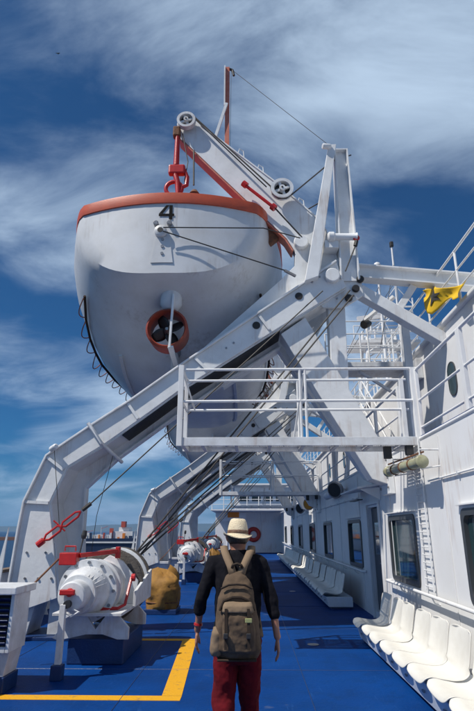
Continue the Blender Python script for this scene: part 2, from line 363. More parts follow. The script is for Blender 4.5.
b = MB(); b.box(2.56, door[0] + 0.02, 0.15, 2.60, door[1] - 0.02, 2.09); dr = b.build('door', 'dark_door', house, bevel=0.006)
b = MB(); b.box(2.535, door[0] + 0.3, 1.2, 2.558, door[1] - 0.3, 1.8); b.build('door_window', 'glass', dr)
b = MB(); b.tube([(2.56, door[0] + 0.12, 1.05), (2.50, door[0] + 0.12, 1.05), (2.50, door[0] + 0.26, 1.05)], 0.012); b.build('handle', 'steel', dr)
b = MB()
for y in (door[0] - 0.05, door[1]): b.box(2.455, y, 0.0, 2.498, y + 0.05, 2.15)
b.box(2.455, door[0] - 0.05, 2.151, 2.498, door[1] + 0.05, 2.20); b.build('door_frame', 'white_paint', house, bevel=0.004)
b = MB(); b.prism([(2.497, 2.52), (2.05, 2.44), (2.05, 2.41), (2.497, 2.47)], 10.35, 12.3); b.prism([(2.49, 2.44), (2.12, 2.40), (2.12, 2.395), (2.49, 2.2)], 10.4, 10.42)
b.build('door_canopy', 'white_paint', house, bevel=0.004)
b = MB(); b.box(2.30, 11.7, 2.27, 2.42, 12.6, 2.29); b.build('hook_bar', 'window_frame', house)
# rounded deck edge and rubbing strip
b = MB(); b.tube([(2.505, Y0, 2.925), (2.505, Y1, 2.925)], 0.025, 10); b.build('deck_edge_moulding', 'white_paint', house, smooth=50)
for k in range(16):
    y = 1.5 + k * 2.75; b = MB(); b.box(2.488, y, 0.02, 2.4985, y + 0.02, 2.84); b.build('plate_seam', 'wall_paint', house)
# handrail
hr = tag(bpy.data.objects.new('handrail', None), 'white tubular handrail fixed along the deckhouse wall under the windows', 'handrail'); COL.objects.link(hr); hr.location = (2.4, 0, 0.85)
for y0, y1 in ((-1.0, 10.1), (12.2, 43.0)):
    b = MB(); b.tube([(2.49, y0, 0.82), (2.40, y0 + 0.03, 0.82), (2.40, y0 + 0.15, 0.82), (2.40, y1 - 0.15, 0.82), (2.40, y1 - 0.03, 0.82), (2.49, y1, 0.82)], 0.024, 8); b.build('rail', 'white_paint', hr, smooth=50)
    y = y0 + 0.9
    while y < y1:
        b = MB(); b.tube([(2.40, y, 0.81), (2.43, y, 0.74), (2.497, y, 0.72)], 0.012, 6); b.build('bracket', 'white_paint', hr); y += 1.55
for z, y0, y1 in ((2.30, -2.5, 7.5), (2.36, 12.6, 30.0)):
    t = thing('cable_conduit', (2.48, y0, z), 'thin white cable pipe clipped along the wall ' + ('at the near right' if y0 < 0 else 'past the dark door'), 'pipe')
    b = MB(); b.tube([(2.475, y0, z), (2.475, y1, z)], 0.013, 8); b.build('pipe', 'white_paint', t, smooth=50)
    for k in range(int((y1 - y0) / 1.2)):
        b = MB(); b.box(2.458, y0 + 0.5 + k * 1.2, z - 0.025, 2.499, y0 + 0.53 + k * 1.2, z + 0.025); b.build('clip', 'foot_white', t)
# upper deck
b = MB(); b.box(2.52, Y0, 2.941, 9.0, Y1, 2.97); tag(b.build('upper_deck', 'deck_blue'), kind='structure')
up = thing('upper_deckhouse', (3.75, 0, 2.97), 'white upper deckhouse wall set back above the right hand wall', 'deckhouse')
b = MB(); b.box(3.75, Y0, 2.972, 8.8, 43.9, 5.35); b.build('wall', 'wall_paint', up)
b = MB(); b.box(3.66, Y0, 5.351, 8.9, 43.95, 5.43); b.build('roof', 'white_paint', up, bevel=0.02)
for k in (1, 4, 5, 6, 7, 8):
    y = 9.38 + k * 3.9 - 3.9 * 1
    b = MB(); P = rrect(y - 0.17, y + 0.17, 4.0, 4.60, 0.165, 6); frame_ring(b, 3.73, 3.752, rrect(y - 0.19, y + 0.19, 3.98, 4.62, 0.185, 6), P)
    w = b.build('porthole', 'window_frame', up, smooth=40)
    b = MB(); b.add([(3.735, *p) for p in P], [tuple(range(len(P)))]); b.build('pane', 'glass', w)
for k in range(5):
    y = 7.0 + k * 8.2; b = MB(); b.box(3.63, y, 3.0, 3.748, y + 0.22, 5.3); b.build('pilaster', 'wall_paint', up, bevel=0.01)
b = MB(); b.box(3.62, 10.9, 4.75, 3.748, 11.9, 5.2); b.build('junction_box', 'foot_white', up, bevel=0.01)

# railings
def railing(name, label, pts, z0, zs, post_step, pr=0.028, rr=0.017, postbox=None, group=None):
    pts = [Vector((p[0], p[1], 0)) for p in pts]
    t = thing(name, (pts[0].x, pts[0].y, z0), label, 'railing', group)
    for k, z in enumerate(zs):
        b = MB(); b.tube([(p.x, p.y, z0 + z) for p in pts], pr * 0.8 if k == len(zs) - 1 else rr, 8); b.build('rail', 'white_paint', t, smooth=50)
    for a, c in zip(pts, pts[1:]):
        n = max(1, round((c - a).length / post_step))
        for i in range(n + 1):
            p = a.lerp(c, i / n); b = MB()
            if postbox: b.box(p.x - postbox[0] / 2, p.y - postbox[1] / 2, z0, p.x + postbox[0] / 2, p.y + postbox[1] / 2, z0 + zs[-1]); b.build('post', 'white_paint', t, bevel=0.004)
            else: b.cyl((p.x, p.y, z0), (p.x, p.y, z0 + zs[-1]), pr * 0.8, n=8); b.build('post', 'white_paint', t, smooth=50)
            if i == n and c is not pts[-1]: break
    return t
railing('railing', 'white railing of the upper deck edge nearest the camera, right of the platform', [(2.54, -1), (2.54, 7.75)], 2.97, (0.12, 0.52, 1.0), 1.86, postbox=(0.05, 0.11))
railing('railing', 'white railing of the upper deck edge beyond the near platform, above the dark door', [(2.54, 8.75), (2.54, 19.05)], 2.97, (0.12, 0.52, 1.0), 1.72, postbox=(0.05, 0.09))
railing('railing', 'white railing of the upper deck edge beyond the far platform, smallest of the row', [(2.54, 20.2), (2.54, 43.5)], 2.97, (0.12, 0.52, 1.0), 1.94, postbox=(0.05, 0.09))
railing('railing', 'white railing on the roof of the upper deckhouse, behind the yellow flag', [(3.74, -1), (3.74, 43.5)], 5.43, (0.3, 0.65, 1.02), 1.6, pr=0.03)

# wall fittings
def lamp_tube():
    a = Vector((2.24, 8.72, 2.55)); c = Vector((2.24, 6.92, 2.50)); t = thing('fluorescent_lamp', (2.24, 7.8, 2.5), 'long weathered green fluorescent lamp bracketed to the white wall', 'lamp')
    d = (c - a).normalized(); n = (c - a).length
    b = MB(); b.lathe([(0.065, 0.12), (0.074, 0.16), (0.074, n - 0.16), (0.065, n - 0.12)], a, d, 20); b.build('tube_cover', 'lamp_glass', t, smooth=40)
    for s0, s1 in ((0, 0.14), (n - 0.14, n)):
        b = MB(); b.lathe([(0.06, s0), (0.085, s0 + 0.02), (0.085, s1 - 0.02), (0.06, s1)], a, d, 16); b.build('end_cap', 'lamp_glass', t, smooth=40)
    for k in range(3):
        p = a + d * (n * (0.25 + 0.25 * k)); b = MB(); b.lathe([(0.082, -0.02), (0.082, 0.02)], p, d, 16); b.build('clamp_band', 'rust', t, smooth=40)
    b = MB(); b.tube([a + Vector((0.02, 0.0, 0.12)), c + Vector((0.02, 0, 0.12))], 0.012); b.build('guard_wire', 'rust', t)
    for p in (a + d * 0.4, c - d * 0.1):
        b = MB(); b.tube([p + Vector((0, 0, 0.09)), p + Vector((0, 0, 0.16)), p + Vector((0.255, 0, 0.16))], 0.012); b.tube([p + Vector((0, 0, -0.09)), p + Vector((0.255, 0, -0.05))], 0.01); b.build('bracket', 'white_paint', t)
lamp_tube()
t = thing('wall_ladder', (2.45, 8.0, 0.1), 'narrow white rung ladder running up the wall behind the fluorescent lamp', 'ladder')
for y in (7.72, 8.06):
    b = MB(); b.box(2.455, y, 0.86, 2.472, y + 0.03, 2.90); b.build('stile', 'white_paint', t, bevel=0.004)
for k in range(20):
    b = MB(); b.cyl((2.463, 7.75, 0.92 + k * 0.102), (2.463, 8.06, 0.92 + k * 0.102), 0.007, n=8); b.build('rung', 'white_paint', t)
def floodlight(p, s, name, label, lens):
    t = thing(name, p, label, 'lamp'); x, y, z = p
    b = MB(); b.lathe([(0.10 * s, -0.12 * s), (0.17 * s, 0), (0.19 * s, 0.10 * s), (0.17 * s, 0.12 * s)], (x, y, z), (-0.6, -0.75, -0.2), 18); b.build('housing', 'steel', t, smooth=40)
    b = MB(); b.lathe([(0.155 * s, 0.121 * s), (0.15 * s, 0.128 * s)], (x, y, z), (-0.6, -0.75, -0.2), 18); b.build('lens', lens, t)
    b = MB(); b.bar((x, y, z), (2.49, y + 0.1, z), 0.05, 0.05); b.build('arm', 'white_paint', t)
floodlight((2.25, 14.0, 2.66), 1.15, 'floodlight', 'grey floodlight on the wall above the second dark window', 'black_rubber')
floodlight((2.3, 20.9, 2.62), 1.2, 'warning_light', 'yellow amber light on the shaded wall past the floodlight', 'amber')
floodlight((2.3, 24.5, 2.60), 1.2, 'floodlight', 'small round floodlight on the shaded wall beyond the amber light', 'black_rubber')
t = thing('equipment_box', (2.4, 15.2, 2.6), 'small grey cylinder fitting on the wall beside the floodlight', 'wall fitting')
b = MB(); b.cyl((2.32, 14.5, 2.62), (2.32, 16.4, 2.62), 0.10, n=14); b.build('body', 'foot_white', t, smooth=40)
b = MB(); b.box(2.32, 14.8, 2.58, 2.495, 14.9, 2.66); b.box(2.32, 16.0, 2.58, 2.495, 16.1, 2.66); b.build('bracket', 'white_paint', t)
# far end bulkhead
bk = thing('end_bulkhead', (0, 44, 0), 'white bulkhead closing the far end of the deck', 'bulkhead')
b = MB(); b.box(-2.75, 44, 0, 2.498, 44.3, 3.05); b.build('wall', 'wall_paint', bk, bevel=0.02)
b = MB(); b.box(-2.9, 40.3, 3.051, 2.49, 46, 3.14); b.build('roof_edge', 'white_paint', bk)
b = MB(); b.cyl((-0.7, 43.7, 2.75), (-0.7, 43.99, 2.75), 0.14); b.build('lamp', 'black_rubber', bk)
for x in (-1.8, 0.9):
    b = MB(); b.cyl((x, 43.98, 0.3), (x, 43.98, 3.0), 0.04, n=8); b.build('pipe', 'white_paint', bk)
t = thing('life_ring', (0.24, 43.95, 1.35), 'red life ring hung on the far white bulkhead behind the hat', 'life ring')
b = MB(); b.tube(arc((0.28, 43.93, 1.35), 0.42, 0, 345, 23), 0.16, 8, closed=True); b.build('ring', 'ring_red', t, smooth=60)
t = thing('notice_board', (-1.2, 43.9, 2.7), 'white board with an orange panel above the far passage', 'sign')
b = MB(); b.box(-2.7, 43.2, 2.35, -0.3, 43.29, 3.0); b.build('board', 'white_paint', t)
b = MB(); b.box(-1.75, 43.17, 2.62, -0.85, 43.198, 3.02); b.build('panel', 'sign_orange', t)
railing('railing', 'white railing on top of the far end bulkhead', [(-2.8, 40.4), (2.4, 40.4)], 3.14, (0.35, 0.7, 1.05), 0.9, pr=0.04)
t = thing('far_deckhouse', (0, 50, 3.1), 'pale deckhouse block rising behind the far bulkhead', 'deckhouse')
b = MB(); b.box(-1.4, 50, 3.15, 6.5, 58, 5.6); b.build('wall', 'wall_paint', t, bevel=0.03)
b = MB(); b.box(-1.9, 49.4, 5.601, 7, 58.5, 5.75); b.build('roof', 'white_paint', t)
for k in range(5):
    b = MB(); b.box(-0.9 + k * 1.1, 49.97, 4.2, -0.1 + k * 1.1, 49.998, 5.0); b.build('window', 'glass', t)

# ================================================================== DAVITS
YA = 9.3
def make_davit():
    t = thing('boat_davit', (-3.6, YA, 0), 'nearest white steel davit frame with its arm over the deck, beside the near winch', 'davit', 'lifeboat davits along the deck')
    y = YA
    outer = [(-4.06, 0.30), (-3.95, 0.83), (-3.91, 1.66), (-3.87, 2.12), (-3.57, 2.90), (-3.38, 3.04), (-2.83, 3.43), (-2.17, 3.87), (-1.19, 4.60), (1.01, 6.15), (1.75, 6.68)]
    inner = [(-3.16, 0.60), (-3.30, 1.40), (-3.46, 2.10), (-3.22, 2.71), (-2.60, 3.10), (-2.31, 3.31), (-1.79, 3.70), (-1.32, 4.06), (-0.55, 4.56), (0.57, 5.30), (1.90, 6.14)]
    b = MB(); b.prism(outer + inner[::-1], y, y + 0.05); fr = b.build('track_frame', 'davit_paint', t, bevel=0.008)
    b = MB(); b.ribbon(outer, -0.035, y - 0.06, y + 0.30); b.build('outer_flange', 'davit_paint', fr, bevel=0.006)
    b = MB(); b.ribbon(inner, 0.03, y + 0.051, y + 0.64); b.build('web', 'davit_paint', fr)
    b = MB(); b.ribbon([(p[0] + 0.022, p[1] - 0.034) for p in inner[5:10]], 0.012, y + 0.054, y + 0.63); b.build('track_shade_strip', 'grease_and_shade', fr)  # greasy track strip, near-black to paint in the beam's underside shade
    low = [(-2.92, 0.60), (-2.98, 1.15), (-3.02, 1.66), (-3.03, 2.40), (-2.49, 2.93), (-1.15, 3.94), (-0.50, 4.40), (0.62, 5.13)]
    b = MB(); b.prism(inner[:10] + low[::-1], y + 0.642, y + 0.69); b.build('inner_flange', 'davit_paint', fr, bevel=0.006)
    b = MB(); b.ribbon(low, 0.03, y + 0.55, y + 0.72); b.build('flange_edge', 'davit_paint', fr)
    for p, q in (((-3.87, 2.12), (-3.46, 2.10)), ((-3.57, 2.88), (-3.26, 2.66)), ((-2.2, 3.84), (-2.0, 3.56)), ((-1.0, 4.7), (-0.75, 4.45)), ((0.2, 5.55), (0.4, 5.25))):
        b = MB(); b.bar((p[0], y - 0.025, p[1]), (q[0], y - 0.025, q[1]), 0.05, 0.035, (0, 1, 0)); b.build('stiffener', 'davit_paint', fr)
    # strap ring round the beam
    b = MB(); b.tube([(-2.88, y - 0.08, 3.47), (-2.62, y - 0.08, 3.12), (-2.42, y + 0.72, 2.88)], 0.035, 8); b.build('strap', 'davit_paint', fr, smooth=50)
    b = MB(); b.lathe([(0.05, 0), (0.05, 0.18), (0.03, 0.2)], (-3.5, y - 0.04, 3.02), (0.5, -0.6, 0.1), 12); b.build('fairlead', 'davit_paint', fr, smooth=40)
    # lightening holes rims
    for x, z in ((0.15, 5.35), (0.98, 5.95)):
        b = MB(); b.lathe([(0.075, 0), (0.075, 0.012)], (x, y - 0.013, z), (0, 1, 0), 18); b.build('hole', 'grease_and_shade', fr)
    # foot
    b = MB(); b.box(-4.12, y - 0.12, 0, -2.75, y + 0.8, 0.05); b.build('base_plate', 'base_blue', t, bevel=0.006)
    b = MB(); b.prism([(-4.1, 0.051), (-3.62, 0.051), (-3.5, 0.62), (-4.04, 0.34)], y + 0.06, y + 0.66); b.prism([(-3.3, 0.051), (-2.85, 0.051), (-2.85, 0.62), (-3.3, 0.62)], y + 0.1, y + 0.62); b.box(-3.5, y + 0.04, 0.56, -2.82, y + 0.7, 0.64); b.build('foot', 'foot_white', t, bevel=0.008)
    b = MB(); b.prism([(-4.02, 0.35), (-4.35, 0.051), (-4.02, 0.051)], y - 0.03, y + 0.05); b.prism([(-3.93, 1.7), (-4.2, 0.051), (-4.02, 0.051), (-3.96, 0.6)], y - 0.4, y - 0.37); b.build('foot_gusset', 'davit_paint', t)
    # braces down to the deckhouse
    b = MB(); b.prism([(0.62, 5.22), (1.10, 5.56), (2.498, 2.86), (2.498, 2.38), (2.14, 2.50)], y + 0.12, y + 0.55); b.build('brace', 'davit_paint', t, bevel=0.012)
    b = MB(); b.box(2.40, y + 0.02, 2.25, 2.497, y + 0.65, 2.88); b.build('brace_shoe', 'davit_paint', t, bevel=0.008)
    b = MB(); b.prism([(1.56, 6.0), (1.90, 6.12), (1.86, 3.98), (1.56, 4.55)], y + 0.2, y + 0.5); b.build('leg', 'davit_paint', t, bevel=0.01)
    b = MB(); b.bar((1.62, y + 0.85, 6.0), (0.95, y + 0.85, 4.7), 0.16, 0.14); b.build('rear_strut', 'davit_paint', t, bevel=0.01)
    b = MB(); b.prism([(0.62, 5.22), (1.00, 5.46), (2.498, 2.86), (2.498, 2.48), (2.24, 2.60)], y + 1.05, y + 1.35); b.build('rear_brace', 'davit_paint', t, bevel=0.012)
    b = MB(); b.bar((-0.6, y + 1.2, 4.52), (1.7, y + 1.2, 6.1), 0.26, 0.24); b.build('rear_beam', 'davit_paint', t, bevel=0.012)
    b = MB(); b.bar((1.0, y + 0.5, 5.0), (1.0, y + 1.1, 5.0), 0.14, 0.14); b.build('cross_tie', 'davit_paint', t, bevel=0.01)
    # tower
    b = MB(); b.prism([(1.72, 9.38), (1.88, 9.38), (1.36, 6.30), (1.09, 6.20)], y - 0.16, y + 0.06); b.build('tower_strut', 'davit_paint', t, bevel=0.008)
    b = MB(); b.prism([(1.87, 9.34), (2.11, 9.34), (2.15, 6.3), (1.80, 6.3)], y + 0.06, y + 0.09); tp = b.build('tower_post', 'davit_paint', t)
    b = MB(); b.ribbon([(1.86, 9.34), (1.80, 6.3)], -0.03, y - 0.05, y + 0.26); b.ribbon([(2.11, 9.34), (2.15, 6.3)], -0.03, y - 0.05, y + 0.26); b.box(1.84, y - 0.04, 9.341, 2.14, y + 0.25, 9.37); b.build('post_flange', 'davit_paint', tp, bevel=0.004)
    b = MB(); b.prism([(1.45, 7.9), (1.86, 7.0), (1.82, 6.6), (1.3, 6.7)], y + 0.35, y + 0.42); b.build('tower_gusset', 'davit_paint', t)
    b = MB(); b.lathe([(0.06, 0), (0.10, 0.03), (0.10, 0.12), (0.07, 0.15), (0.07, 0.55), (0.09, 0.58)], (1.58, y - 0.12, 7.18), (1, 0, -0.02), 16); b.build('lashing_arm', 'davit_paint', t, smooth=40)
    b = MB(); b.box(1.52, y - 0.1, 6.95, 1.8, y + 0.3, 7.12); b.build('lashing_bracket', 'davit_paint', t, bevel=0.01)
    b = MB(); b.tube(arc((2.14, y - 0.15, 7.13), 0.05, 0, 330, 10), 0.022, 6, True); b.build('shackle', 'red_paint', t)
    b = MB(); b.tube([(2.14, y - 0.15, 7.06), (2.11, y - 0.15, 6.95)], 0.04, 8); b.tube([(2.11, y - 0.15, 6.95), (1.88, y - 0.15, 6.4)], 0.014); b.build('lashing_wire', 'wire', t)
    b = MB(); b.lathe([(0.05, 0), (0.06, 0.02), (0.06, 0.16), (0.05, 0.18)], (1.58, y - 0.2, 9.30), (1, 0.2, 0.05), 10); b.build('top_roller', 'davit_paint', t, smooth=40)
    # joint hub at the track head
    b = MB(); b.lathe([(0.13, -0.10), (0.15, -0.08), (0.15, 0.3), (0.13, 0.32)], (1.64, y, 6.36), (0, 1, 0), 20); b.build('joint_hub', 'davit_paint', t, smooth=40)
    b = MB(); b.prism([(1.2, 6.1), (1.75, 6.75), (2.22, 6.6), (2.25, 6.0), (1.85, 5.75), (1.45, 5.75)], y + 0.10, y + 0.16); b.build('joint_plate', 'davit_paint', t, bevel=0.006)
    for x, z in ((1.95, 5.95), (2.1, 6.15), (2.2, 6.35)):
        b = MB(); b.lathe([(0.065, 0), (0.075, 0.02), (0.075, 0.06)], (x, y + 0.02, z - 0.02), (0, 1, 0), 16); b.build('guide_sheave', 'grease_and_shade', t, smooth=40)
    for k in range(9):
        a = 2 * math.pi * k / 9; b = MB(); b.lathe([(0.02, 0), (0.02, 0.03)], (1.86 + 0.26 * math.cos(a), y + 0.072, 6.16 + 0.26 * math.sin(a)), (0, 1, 0), 6); b.build('bolt', 'steel', t)
    for zz in (2.36, 2.52, 2.68, 2.82):
        for yy in (0.06, 0.60):
            b = MB(); b.lathe([(0.022, 0), (0.022, 0.03)], (2.375, y + yy, zz), (1, 0, 0), 6); b.build('bolt', 'steel', t)
    for x, z in ((-3.72, 0.9), (-3.5, 0.9), (-3.28, 0.9), (-3.74, 1.3), (-3.42, 1.3), (1.25, 6.25), (1.4, 6.36), (-0.42, 4.9), (-0.28, 5.0)):
        b = MB(); b.lathe([(0.02, 0), (0.02, 0.022)], (x, y - 0.02, z), (0, 1, 0), 6); b.build('bolt', 'steel', t)
    # ties to the superstructure
    for zz, hh in ((0.0, 0.03), (0.27, 0.03)):
        b = MB(); b.bar((2.15, y + 0.2, 6.41 + zz), (6.2, y + 0.2, 5.98 + zz), 0.26, hh); b.build('tie_flange', 'davit_paint', t)
    b = MB(); b.bar((2.15, y + 0.2, 6.545), (6.2, y + 0.2, 6.115), 0.05, 0.238); b.build('tie_beam', 'davit_paint', t)
    b = MB(); b.bar((2.2, y + 0.25, 6.15), (3.74, y + 0.25, 5.10), 0.26, 0.22); b.build('tie_brace', 'davit_paint', t, bevel=0.01)
    b = MB(); b.bar((3.28, y + 0.25, 6.25), (2.92, y + 0.25, 5.72), 0.12, 0.14); b.build('tie_strut', 'davit_paint', t, bevel=0.008)
    # moving cradle arm
    arm = [(-1.44, 9.86), (0.80, 7.32), (0.96, 7.02), (0.94, 6.70), (0.66, 6.40), (-1.15, 4.70), (-1.0, 4.62), (1.0, 6.05), (1.92, 6.45), (1.62, 7.5), (1.48, 7.78), (0.68, 8.64), (-0.15, 9.42), (-1.02, 10.24), (-1.25, 10.45), (-1.46, 10.46), (-1.57, 10.28)]
    b = MB(); b.prism(arm, y + 0.17, y + 0.23); am = b.build('cradle_arm', 'davit_paint', t, bevel=0.006)
    b = MB(); b.prism(arm, y + 0.36, y + 0.41); b.build('arm_side', 'davit_paint', am, bevel=0.006)
    b = MB(); b.ribbon([(-1.48, 9.86), (0.78, 7.30), (0.92, 7.04)], 0.03, y + 0.14, y + 0.43); b.build('arm_underside', 'salmon_paint', am)
    b = MB(); b.ribbon([(0.90, 6.66), (0.64, 6.40), (-1.17, 4.70)], -0.03, y + 0.235, y + 0.355); b.build('cradle_face', 'davit_paint', am)
    b = MB(); b.ribbon([(1.9, 6.5), (1.62, 7.5), (1.48, 7.78), (0.68, 8.64), (-0.15, 9.42), (-1.02, 10.24)], -0.03, y + 0.15, y + 0.43); b.build('arm_top', 'davit_paint', am)
    for k in range(5):
        x = -0.2 + 0.42 * k; z = 9.48 - 0.42 * k * (1.02)
        b = MB(); b.tube([(x, y + 0.2, z), (x + 0.03, y + 0.2, z + 0.12), (x + 0.12, y + 0.2, z + 0.05), (x + 0.13, y + 0.2, z - 0.1)], 0.012); b.build('rope_guide', 'davit_paint', am)
    def sheave(x, yy, z, r, par):
        b = MB(); ring = []
        b.lathe([(r * 0.72, 0), (r, 0), (r, 0.03), (r * 0.86, 0.06), (r, 0.09), (r, 0.12), (r * 0.72, 0.12), (r * 0.72, 0)], (x, yy, z), (0, 1, 0), 28, cap=False); s = b.build('sheave', 'foot_white', par, smooth=35)
        b = MB(); b.lathe([(r * 0.26, -0.02), (r * 0.26, 0.13)], (x, yy, z), (0, 1, 0), 16)
        for k in range(4):
            a = R(20 + 90 * k); b.bar((x, yy + 0.06, z), (x + r * 0.8 * math.cos(a), yy + 0.06, z + r * 0.8 * math.sin(a)), 0.05, r * 0.2, (0, 1, 0))
        b.build('spokes', 'foot_white', s); b = MB(); b.lathe([(r * 0.7, 0), (r * 0.7, 0.01)], (x, yy + 0.105, z), (0, 1, 0), 24); b.build('shadow_plate', 'grease_and_shade', s)
        b = MB(); b.lathe([(r * 0.09, -0.03), (r * 0.09, 0.0)], (x, yy, z), (0, 1, 0), 10); b.build('pin', 'grease_and_shade', s)
    sheave(-1.34, y - 0.02, 10.24, 0.205, am); sheave(0.72, y - 0.08, 8.38, 0.235, am)
    # fall wires
    b = MB(); b.tube([(-1.24, y + 0.04, 10.43), (0.48, y - 0.02, 8.46), (0.52, y - 0.02, 8.27), (0.64, y - 0.02, 8.16), (0.80, y - 0.02, 8.16), (0.92, y - 0.02, 8.25), (1.80, y + 0.0, 9.08), (2.3, y + 0.4, 9.55)], 0.016); b.build('fall_wire', 'wire', t)
    b = MB(); b.tube([(-1.19, y + 0.10, 10.38), (0.40, y + 0.06, 8.50)], 0.013); b.tube([(1.15, y + 0.6, 8.20), (1.8, y + 0.62, 8.62)], 0.014); b.build('fall_wire', 'wire', t)
    b = MB(); b.tube([(-0.04, y + 0.0, 8.50), (0.52, y - 0.02, 7.96)], 0.035, 8); b.lathe([(0.07, 0), (0.07, 0.1)], (-0.09, y, 8.56), (0.7, 0, -0.7), 8); b.lathe([(0.075, 0), (0.075, 0.09)], (0.50, y - 0.02, 7.98), (0.7, 0, -0.7), 8); b.build('turnbuckle', 'red_paint', t)
    b = MB(); b.tube([(0.56, y - 0.02, 7.93), (1.1, y + 0.06, 7.28)], 0.016); b.build('strap_wire', 'wire', t)
    b = MB(); b.tube(arc((0.02, y + 0.05, 8.0), 0.06, 60, 330, 10), 0.02, 6); b.build('hook', 'red_paint', t)
    b = MB(); b.lathe([(0.13, 0), (0.15, 0.03), (0.15, 0.12), (0.12, 0.15)], (1.08, y + 0.05, 7.2), (0, 1, 0), 20); b.build('boss', 'davit_paint', am, smooth=40)
    return t
def davit_rigging(t, drum, tall=True):
    y = t.location.y
    # paired falls from winch drum to the head, lashing turnbuckle on the column
    for o in (0, 0.10):
        b = MB(); b.tube([(drum[0] + o, drum[1], drum[2]), (1.95 + o * 0.6, y - 0.1, 6.02 - o)], 0.017); b.build('fall_wire', 'wire', t)
def lashing(t):
    y = t.location.y - 0.12
    p = Vector((-3.53, y, 1.42)); q = Vector((-2.79, y, 2.01)); d = (q - p).normalized(); u = Vector((-d.z, 0, d.x))
    for s in (-1, 1):
        b = MB(); b.tube([p + d * 0.12 + u * 0.0, p + d * 0.2 + u * 0.05 * s, p + d * 0.42 + u * 0.05 * s, p + d * 0.47, ], 0.02, 6); b.tube([p + d * 0.47, p + d * 0.53 + u * 0.045 * s, p + d * 0.78 + u * 0.045 * s, p + d * 0.86], 0.018, 6); b.build('turnbuckle_link', 'red_paint', t, smooth=60)
    b = MB(); b.tube([p + d * 0.42 + u * 0.16, p + d * 0.46, p + d * 0.48 - u * 0.10], 0.014); b.lathe([(0.055, 0), (0.055, 0.12)], p, d, 10); b.build('turnbuckle', 'red_paint', t)
    b = MB(); b.tube([q - d * 0.05, q + d * 0.12], 0.035, 8); b.build('wire_socket', 'wire', t)
    b = MB(); b.tube([q + d * 0.1, (1.42, y - 0.05, 5.98)], 0.012); b.build('lashing_wire', 'wire', t)
    b = MB(); b.tube([(-3.42, y, 2.98), (-3.2, y, 1.75)], 0.006); b.tube([(-2.50, y + 0.5, 3.0), (-2.72, y + 0.5, 1.9), (-2.78, y + 0.5, 1.0)], 0.006); b.build('hanging_line', 'wire', t)
dav = make_davit(); davits = [dav]
for yy, lab in ((19.3, 'second white davit frame, with its foot behind the tan tarpaulin'), (22.2, 'third white davit frame, standing by the far winch'), (31.0, 'farthest and smallest white davit frame along the sea side')):
    c = copy_tree(dav); c.location.y = yy; c['label'] = lab; davits.append(c)
davit_rigging(davits[0], (-2.06, 9.55, 1.16)); davit_rigging(davits[2], (-1.95, 20.5, 1.16))
davit_rigging(davits[1], (-2.05, 9.65, 1.20)); davit_rigging(davits[3], (-1.95, 20.5, 1.2))
for q in davits[:3]: lashing(q)
# light aerial mast on the nearest arm
AZ = 0.22
t = thing('aerial_mast', (-0.44, YA + 0.3, 9.6), 'thin pink and white aerial post standing on the davit arm', 'mast')
b = MB(); b.box(-0.50, YA + 0.28, 9.6, -0.40, YA + 0.36, 12.02); b.build('post', 'salmon_paint', t, bevel=0.004)
b = MB(); b.bar((-0.74, YA + 0.25, 9.84), (-0.46, YA + 0.25, 10.9), 0.06, 0.06); b.bar((-0.51, YA + 0.25, 10.85), (-0.51, YA + 0.25, 12.01), 0.05, 0.03); b.build('stay', 'davit_paint', t)
b = MB(); b.tube([(-0.40, YA + 0.3, 11.97), (-0.33, YA + 0.3, 11.93), (-0.30, YA + 0.3, 11.77)], 0.03, 8); b.build('insulator', 'black_rubber', t)
b = MB(); b.tube([(-0.33, YA + 0.3, 11.93), (1.72, YA - 0.1, 9.42)], 0.006); b.build('aerial_wire', 'wire', t)
b = MB(); b.tube([(-0.36, YA + 0.3, 11.9), (-0.38, YA + 0.3, 9.6)], 0.004); b.build('aerial_wire', 'wire', t)

# ================================================================== LIFEBOATS
BX, BY = -1.58, 8.72       # stern
def lerp_tab(tab, s):
    if s <= tab[0][0]: return tab[0][1]
    for (a, u), (c, v) in zip(tab, tab[1:]):
        if s <= c:
            k = (s - a) / (c - a); k = k * k * (3 - 2 * k) if False else k; return u + (v - u) * k
    return tab[-1][1]
KEEL = [(0, 6.20), (0.25, 6.02), (0.6, 5.78), (1.0, 5.50), (1.6, 5.12), (2.3, 4.82), (3.2, 4.64), (4.5, 4.58), (6, 4.58), (7.2, 4.70), (8.2, 5.1), (9.2, 5.8), (10.2, 6.7), (10.7, 7.6)]
BREADTH = [(0, 1.74), (0.12, 1.86), (0.25, 1.93), (0.6, 2.06), (1.0, 2.19), (1.6, 2.31), (2.3, 2.37), (3.2, 2.40), (4.5, 2.38), (6, 2.28), (7.2, 1.95), (8.2, 1.38), (9.2, 0.86), (10.2, 0.36), (10.7, 0.06)]
ZG = 7.80
def stern_off(x, z, s):
    if s >= 1.4: return 0.0
    return -0.42 * max(0, 1 - (abs(x) / 1.80) ** 2) * (1 - s / 1.4) ** 2
def hull_pt(s, u, side):
    zk = lerp_tab(KEEL, s); bb = lerp_tab(BREADTH, s)
    th = u * math.pi / 2     # 0 keel .. 1 gunwale
    pz = 1 - math.cos(th) ** 0.95; pw = math.sin(th) ** 0.66
    z = zk + (ZG - zk) * pz; w = bb * pw * (1 + 0.05 * math.sin(math.pi * min(1, pz)) )
    return Vector((BX + side * w, BY + 0.45 + s + stern_off(side * w, z, s), z))
